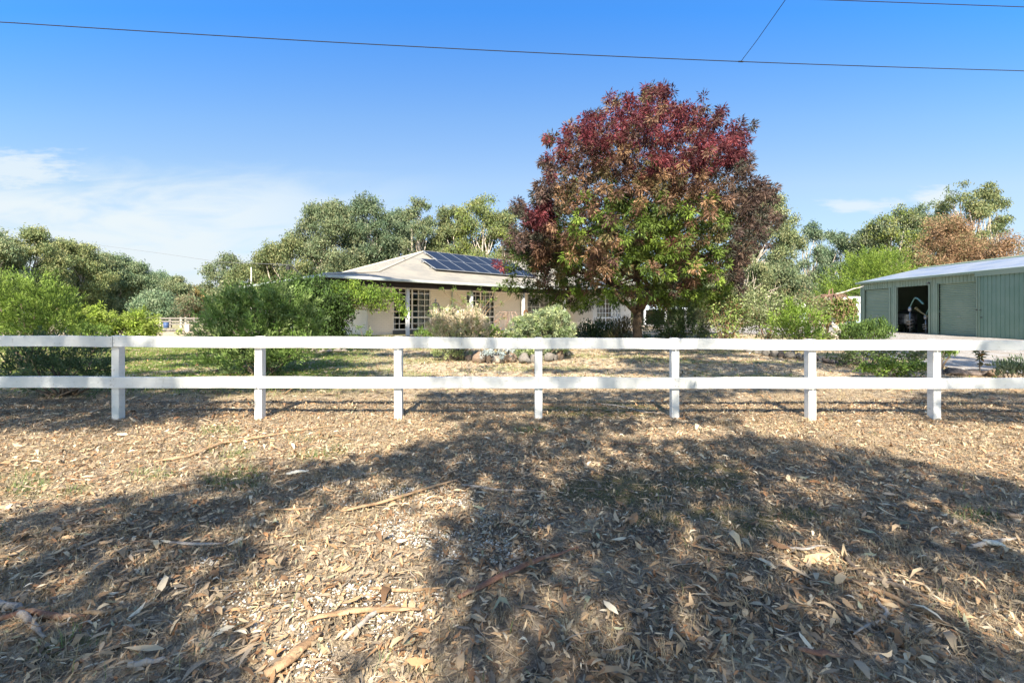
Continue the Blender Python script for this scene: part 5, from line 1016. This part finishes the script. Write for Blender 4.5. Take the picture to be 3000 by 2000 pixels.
def twigstuff(n, y0, y1, rg, name, Lm, rm):
    x, y = scatter(n, y0, y1, rg); yaw = rg.normal(0.25, .9, n); L = rg.gamma(2.5, Lm, n) + .03; r = rm * rg.uniform(.5, 1.5, n) ; V = []; Fq = []
    seg = 4; ts = np.linspace(-.5, .5, seg + 1); bend = rg.normal(0, .18, n); b2 = rg.normal(0, .08, n); VV = np.zeros((n, (seg + 1) * 3, 3)); z0 = gh(x, y) + .012 + rg.uniform(0, .012, n)
    for i, t_ in enumerate(ts):
        lat = (bend * (4 * t_ * t_ - .3) * .3 + b2 * math.sin(t_ * 9)) * L; cx_ = x + np.cos(yaw) * t_ * L - np.sin(yaw) * lat; cy_ = y + np.sin(yaw) * t_ * L + np.cos(yaw) * lat; rr = r * (1 - .5 * abs(t_ + .2))
        for j in range(3):
            a_ = j * 2.094 + .5; VV[:, i * 3 + j, 0] = cx_ - np.sin(yaw) * rr * math.cos(a_); VV[:, i * 3 + j, 1] = cy_ + np.cos(yaw) * rr * math.cos(a_); VV[:, i * 3 + j, 2] = z0 + rr * math.sin(a_) + rr
    f = np.array([[i * 3 + j, i * 3 + (j + 1) % 3, (i + 1) * 3 + (j + 1) % 3, (i + 1) * 3 + j] for i in range(seg) for j in range(3)])
    Fq = (np.arange(n)[:, None, None] * (seg + 1) * 3 + f[None]).reshape(-1, 4); col = np.array([(.30, .22, .15), (.20, .14, .09), (.36, .30, .24), (.12, .09, .07), (.42, .33, .22)])[rg.integers(0, 5, n)]
    tag(npmesh(name, VV.reshape(-1, 3), Fq, M_litter, cols=np.repeat(col, (seg + 1) * 3, 0)), kind='stuff')
twigstuff(2600, 1.5, 6.6, rg, 'small_twigs', .045, .0028)
twigstuff(900, 6.2, 9.5, rg, 'garden_twigs', .07, .005)
def blades(x, y, L, Wd, cols, rg, lean=.6, name='grass'):
    n = len(x); a = rg.uniform(0, 6.28, n); ln = np.abs(rg.normal(lean, .3, n)); dx_, dy_ = np.cos(a), np.sin(a); z = gh(x, y) + .002; sx_, sy_ = -dy_ * Wd / 2, dx_ * Wd / 2
    V = np.zeros((n, 6, 3)); hs_ = [0, .55, 1.0]; ws = [1, .75, .08]
    for i in range(3):
        o_ = L * ln * hs_[i] ** 1.7; zz = L * hs_[i] * np.sqrt(np.clip(1 - (ln * .6) ** 2, .1, 1))
        for j, sg in enumerate((-1, 1)): V[:, 2 * i + j, 0] = x + dx_ * o_ + sg * sx_ * ws[i]; V[:, 2 * i + j, 1] = y + dy_ * o_ + sg * sy_ * ws[i]; V[:, 2 * i + j, 2] = z + zz
    f = np.array([[0, 1, 3, 2], [2, 3, 5, 4]]); Fq = (np.arange(n)[:, None, None] * 6 + f[None]).reshape(-1, 4)
    return tag(npmesh(name, V.reshape(-1, 3), Fq, M_leaf, cols=np.repeat(cols, 6, 0)), kind='stuff')
# dry grass in tufts
nt = 2600; tx, ty = scatter(nt, 1.4, 8.0, rg); kk = fbm(tx * 1.1, ty * 1.1, 93, 3) > .42; tx, ty = tx[kk], ty[kk]; per = 26
x = np.repeat(tx, per) + rg.normal(0, .035, len(tx) * per); y = np.repeat(ty, per) + rg.normal(0, .035, len(tx) * per); n = len(x)
blades(x, y, rg.gamma(6, .0075, n) + .01, rg.uniform(.0016, .0034, n), np.array([(.50, .40, .24), (.42, .31, .17), (.36, .30, .20), (.56, .47, .32)])[rg.integers(0, 4, n)] * rg.uniform(.7, 1.1, (n, 1)), rg, .9, 'dry_grass')
x, y = scatter(300000, 1.4, 8.5, rg); k = rg.random(len(x)) > .8 * masks(x, y, gh(x, y))[1]; x, y = x[k], y[k]; n = len(x)
blades(x, y, rg.gamma(4, .007, n) + .008, rg.uniform(.0014, .003, n), np.array([(.44, .35, .22), (.32, .26, .18), (.22, .18, .13), (.52, .43, .30)])[rg.integers(0, 4, n)] * rg.uniform(.7, 1.1, (n, 1)), rg, 1.2, 'dry_grass_blades')
# green grass and weeds where the mask is green
x, y = scatter(110000, 1.5, 6.6, rg); g_, mo_, ba_ = masks(x, y, gh(x, y)); k = rg.random(len(x)) < g_ * .9 + .01; x, y = x[k], y[k]; n = len(x)
blades(x, y, rg.gamma(5, .009, n) + .01, rg.uniform(.0018, .0036, n), np.array([(.13, .22, .06), (.18, .28, .09), (.10, .18, .06), (.25, .30, .12)])[rg.integers(0, 4, n)], rg, .7, 'green_grass')
x, y = scatter(150000, 1.5, 6.6, rg); g_, mo_, ba_ = masks(x, y, gh(x, y)); k = rg.random(len(x)) < mo_ * .8; x, y = x[k], y[k]; n = len(x)
blades(x, y, rg.gamma(4, .0022, n) + .003, rg.uniform(.002, .004, n), np.array([(.15, .17, .03), (.21, .20, .04), (.10, .12, .025)])[rg.integers(0, 3, n)], rg, .7, 'moss')
x, y = scatter(320000, 6.4, 22, rg); g_, mo_, ba_ = masks(x, y, gh(x, y)); drv = inpoly(x, y, DRIVE); k = (rg.random(len(x)) < g_ * .8) & ~drv; xg, yg = x[k], y[k]; n = len(xg)
blades(xg, yg, rg.gamma(5, .008, n) + .015, rg.uniform(.006, .012, n), np.array([(.13, .20, .035), (.18, .26, .05), (.10, .16, .03), (.26, .28, .09)])[rg.integers(0, 4, n)], rg, .7, 'lawn_grass')
k = (rg.random(len(x)) < .2 * (1 - g_)) & ~drv; xg, yg = x[k], y[k]; n = len(xg)
blades(xg, yg, rg.gamma(5, .006, n) + .012, rg.uniform(.005, .01, n), np.array([(.48, .37, .22), (.38, .27, .15), (.30, .24, .15)])[rg.integers(0, 3, n)], rg, 1.0, 'lawn_dry_grass')
# white pebbles
x, y = scatter(230000, 1.5, 5.2, rg); px, py = topx(x, y, gh(x, y)); pm = ell(px, py, PEB); cl = fbm(x * 5, y * 5, 97, 3); k = rg.random(len(x)) < pm * smooth(cl, .38, .56) * .9 ; x, y = x[k], y[k]; n = len(x)
s_ = rg.uniform(.003, .0085, n); Z = gh(x, y) + s_ * .2 + .003; sc3 = rg.uniform(.6, 1.35, (n, 3)) * np.array([1, 1, .7]); th = rg.uniform(0, 6.28, n)
jv = IV1[None] * (1 + rg.normal(0, .12, (n, len(IV1), 1))) * sc3[:, None] * s_[:, None, None]; ct_, st_ = np.cos(th)[:, None], np.sin(th)[:, None]
V = np.stack([jv[..., 0] * ct_ - jv[..., 1] * st_ + x[:, None], jv[..., 0] * st_ + jv[..., 1] * ct_ + y[:, None], jv[..., 2] + Z[:, None]], -1)
Fq = (np.arange(n)[:, None, None] * len(IV1) + IF1[None]).reshape(-1, 3); pc = np.array([(.60, .58, .53), (.46, .40, .33), (.68, .67, .63), (.30, .27, .24), (.50, .36, .24)])[rg.choice(5, n, p=[.35, .2, .25, .1, .1])]
print('pebbles', n)
tag(npmesh('white_pebbles', V.reshape(-1, 3), Fq, mat('pebble', rough=.6, attr=True), cols=np.repeat(pc, len(IV1), 0)), kind='stuff')

# single large sticks, bark strips
def gpt(px, py, up=.0): g = ground_at(px, py); g[2] += up; return g
def stick(name, pts, r, m_, label, group=None, up=.02, flat=False):
    P_ = [gpt(*p) for p in pts]; Q_ = []
    for i in range(len(P_) - 1):
        for k in range(4): t_ = k / 4; q = P_[i] * (1 - t_) + P_[i + 1] * t_; q[2] = float(gh(q[0], q[1])); Q_.append(q + np.array([0, 0, up]) + rs.normal(0, .004, 3))
    Q_.append(P_[-1] + UPV * up); n = len(Q_); b0 = Q_[n // 2].copy()
    m = MB(); rr = [r * (.35 + .65 * math.sin(math.pi * min(1, (i + .8) / n * 1.1)) ** .6) for i in range(n)]; m.tube(Q_, rr, 8, jit=.07)
    if flat: m.v = [(v[0], v[1], b0[2] + (v[2] - b0[2]) * .45 + .01) for v in m.v]
    o = tag(m.build(name, m_, None, off=b0, smoothf=True), label, 'branch' if 'branch' in name else 'bark', group); o.location = tuple(b0); return o
rs = np.random.default_rng(2); random.seed(2)
M_s1 = mat('pale_brown_bark', (.40, .27, .16), .85, noise=(14, (.24, .15, .085), .4, .6), bump=(40, .6)); M_s2 = mat('dark_stick', (.10, .08, .065), .9, noise=(14, (.2, .16, .13), .45, .65), bump=(40, .6)); M_s3 = mat('grey_wood', (.36, .32, .28), .9, noise=(14, (.2, .17, .15), .45, .65), bump=(40, .6)); M_s4 = mat('red_brown_bark', (.20, .10, .065), .8, noise=(12, (.34, .22, .14), .45, .65), bump=(40, .6)); M_w = mat('cream_bark', (.62, .58, .48), .7)
for pts, r, m_, lab, fl in [
  ([(450, 1362), (550, 1345), (650, 1307), (830, 1275), (1000, 1250)], .028, M_s1, 'long pale brown bark strip in the sunlit band before the second post', True),
  ([(1000, 1512), (1120, 1482), (1250, 1440), (1400, 1395)], .02, M_s1, 'long light brown stick slanting through the middle sunlit patch', True),
  ([(1355, 1425), (1460, 1442), (1590, 1447)], .012, M_s3, 'thin straight grey stick at the end of the slanting light brown one', False),
  ([(1340, 1765), (1460, 1705), (1560, 1660), (1700, 1612)], .022, M_s4, 'dark red brown bark strip at the edge of the sunlit patch in the centre', True),
  ([(-30, 1770), (50, 1790), (85, 1830), (130, 1880)], .017, M_s3, 'thick pale broken branch at the lower left edge', False),
  ([(-20, 1832), (90, 1803), (180, 1818), (250, 1816)], .016, M_s4, 'brown stick lying across the thick pale branch', False),
  ([(245, 1812), (330, 1800), (385, 1785)], .012, M_s1, 'short curved stick right of the thick pale branch', False),
  ([(780, 1998), (860, 1940), (940, 1868)], .03, M_s1, 'broad brown bark curl near the bottom edge', True),
  ([(2450, 1690), (2600, 1755), (2700, 1800), (2790, 1845)], .012, M_s1, 'straight light brown rod in the lower right', False),
  ([(2475, 1640), (2520, 1690), (2620, 1725), (2745, 1768)], .016, M_s2, 'dark bent stick just above the light brown rod', False),
  ([(2840, 1615), (2890, 1602), (2985, 1583)], .014, M_s3, 'pale grey stick at the right edge touching cream bark', False),
  ([(2885, 1600), (2915, 1603), (2945, 1612)], .028, M_w, 'cream bark flake at the right edge', True),
  ([(840, 1400), (870, 1392), (905, 1388)], .026, M_w, 'white bark flake on the shade edge in the left half', True),
  ([(1075, 1730), (1180, 1738), (1300, 1732)], .009, M_s1, 'thin straight strip across the pebbles in the centre', False),
  ([(900, 1835), (1030, 1800), (1130, 1800), (1230, 1802)], .020, M_s1, 'broad brown bark strip lying over the lower pebbles', True),
  ([(1010, 1885), (1080, 1820), (1140, 1775)], .012, M_s3, 'grey twig pointing up to the pebbles', False),
  ([(500, 1603), (590, 1608), (660, 1604)], .014, M_s3, 'grey bark strip in the left shade', True),
  ([(770, 1500), (860, 1503), (930, 1500)], .012, M_s1, 'short brown strip at the left end of the sunlit patch', True),
  ([(1730, 1182), (1830, 1196), (1890, 1211), (1960, 1215)], .014, M_s3, 'curved branch on the ground left of the fifth post behind the fence', False),
  ([(1000, 1420), (1060, 1395), (1140, 1380)], .011, M_s3, 'twisted grey twig at the top of the middle pebbles', False),
  ([(2300, 1617), (2350, 1622), (2415, 1612)], .013, M_s3, 'grey bark piece in the right centre shade', True),
  ([(2020, 1608), (2080, 1622), (2170, 1640)], .012, M_s1, 'thin bark strip right of the bare dark soil', True),
  ([(2880, 1500), (2950, 1515), (3020, 1525)], .018, M_s2, 'dark branch at the right edge near the middle height', False),
  ([(1800, 1305), (1860, 1308), (1905, 1306)], .014, M_s4, 'brown stick below the fifth fence post', True),
  ([(2420, 1345), (2455, 1370), (2480, 1380)], .016, M_s2, 'short dark stick below the sixth fence post', False),
  ([(0, 1500), (60, 1485), (90, 1475)], .014, M_s2, 'dark stick at the left edge in the sunlit band', False),
  ([(130, 1600), (220, 1560), (300, 1520)], .012, M_s1, 'brown stick rising to the right at the left edge of the shade', False),
  ([(2560, 1760), (2600, 1810), (2500, 1870)], .009, M_s3, 'thin hooked twig below the light brown rod', False),
  ([(380, 1960), (440, 1955), (485, 1940)], .014, M_s3, 'grey stick at the bottom left', False),
  ([(2340, 1925), (2420, 1940), (2460, 1945)], .016, M_s4, 'dark red bark strip near the bottom right', True)]:
    stick('bark_strip' if fl else 'fallen_branch', pts, r, m_, lab, 'sticks and bark lying on the verge', flat=fl)
print('objects', len(bpy.data.objects), 'faces', sum(len(o.data.polygons) for o in bpy.data.objects if o.type == 'MESH'))
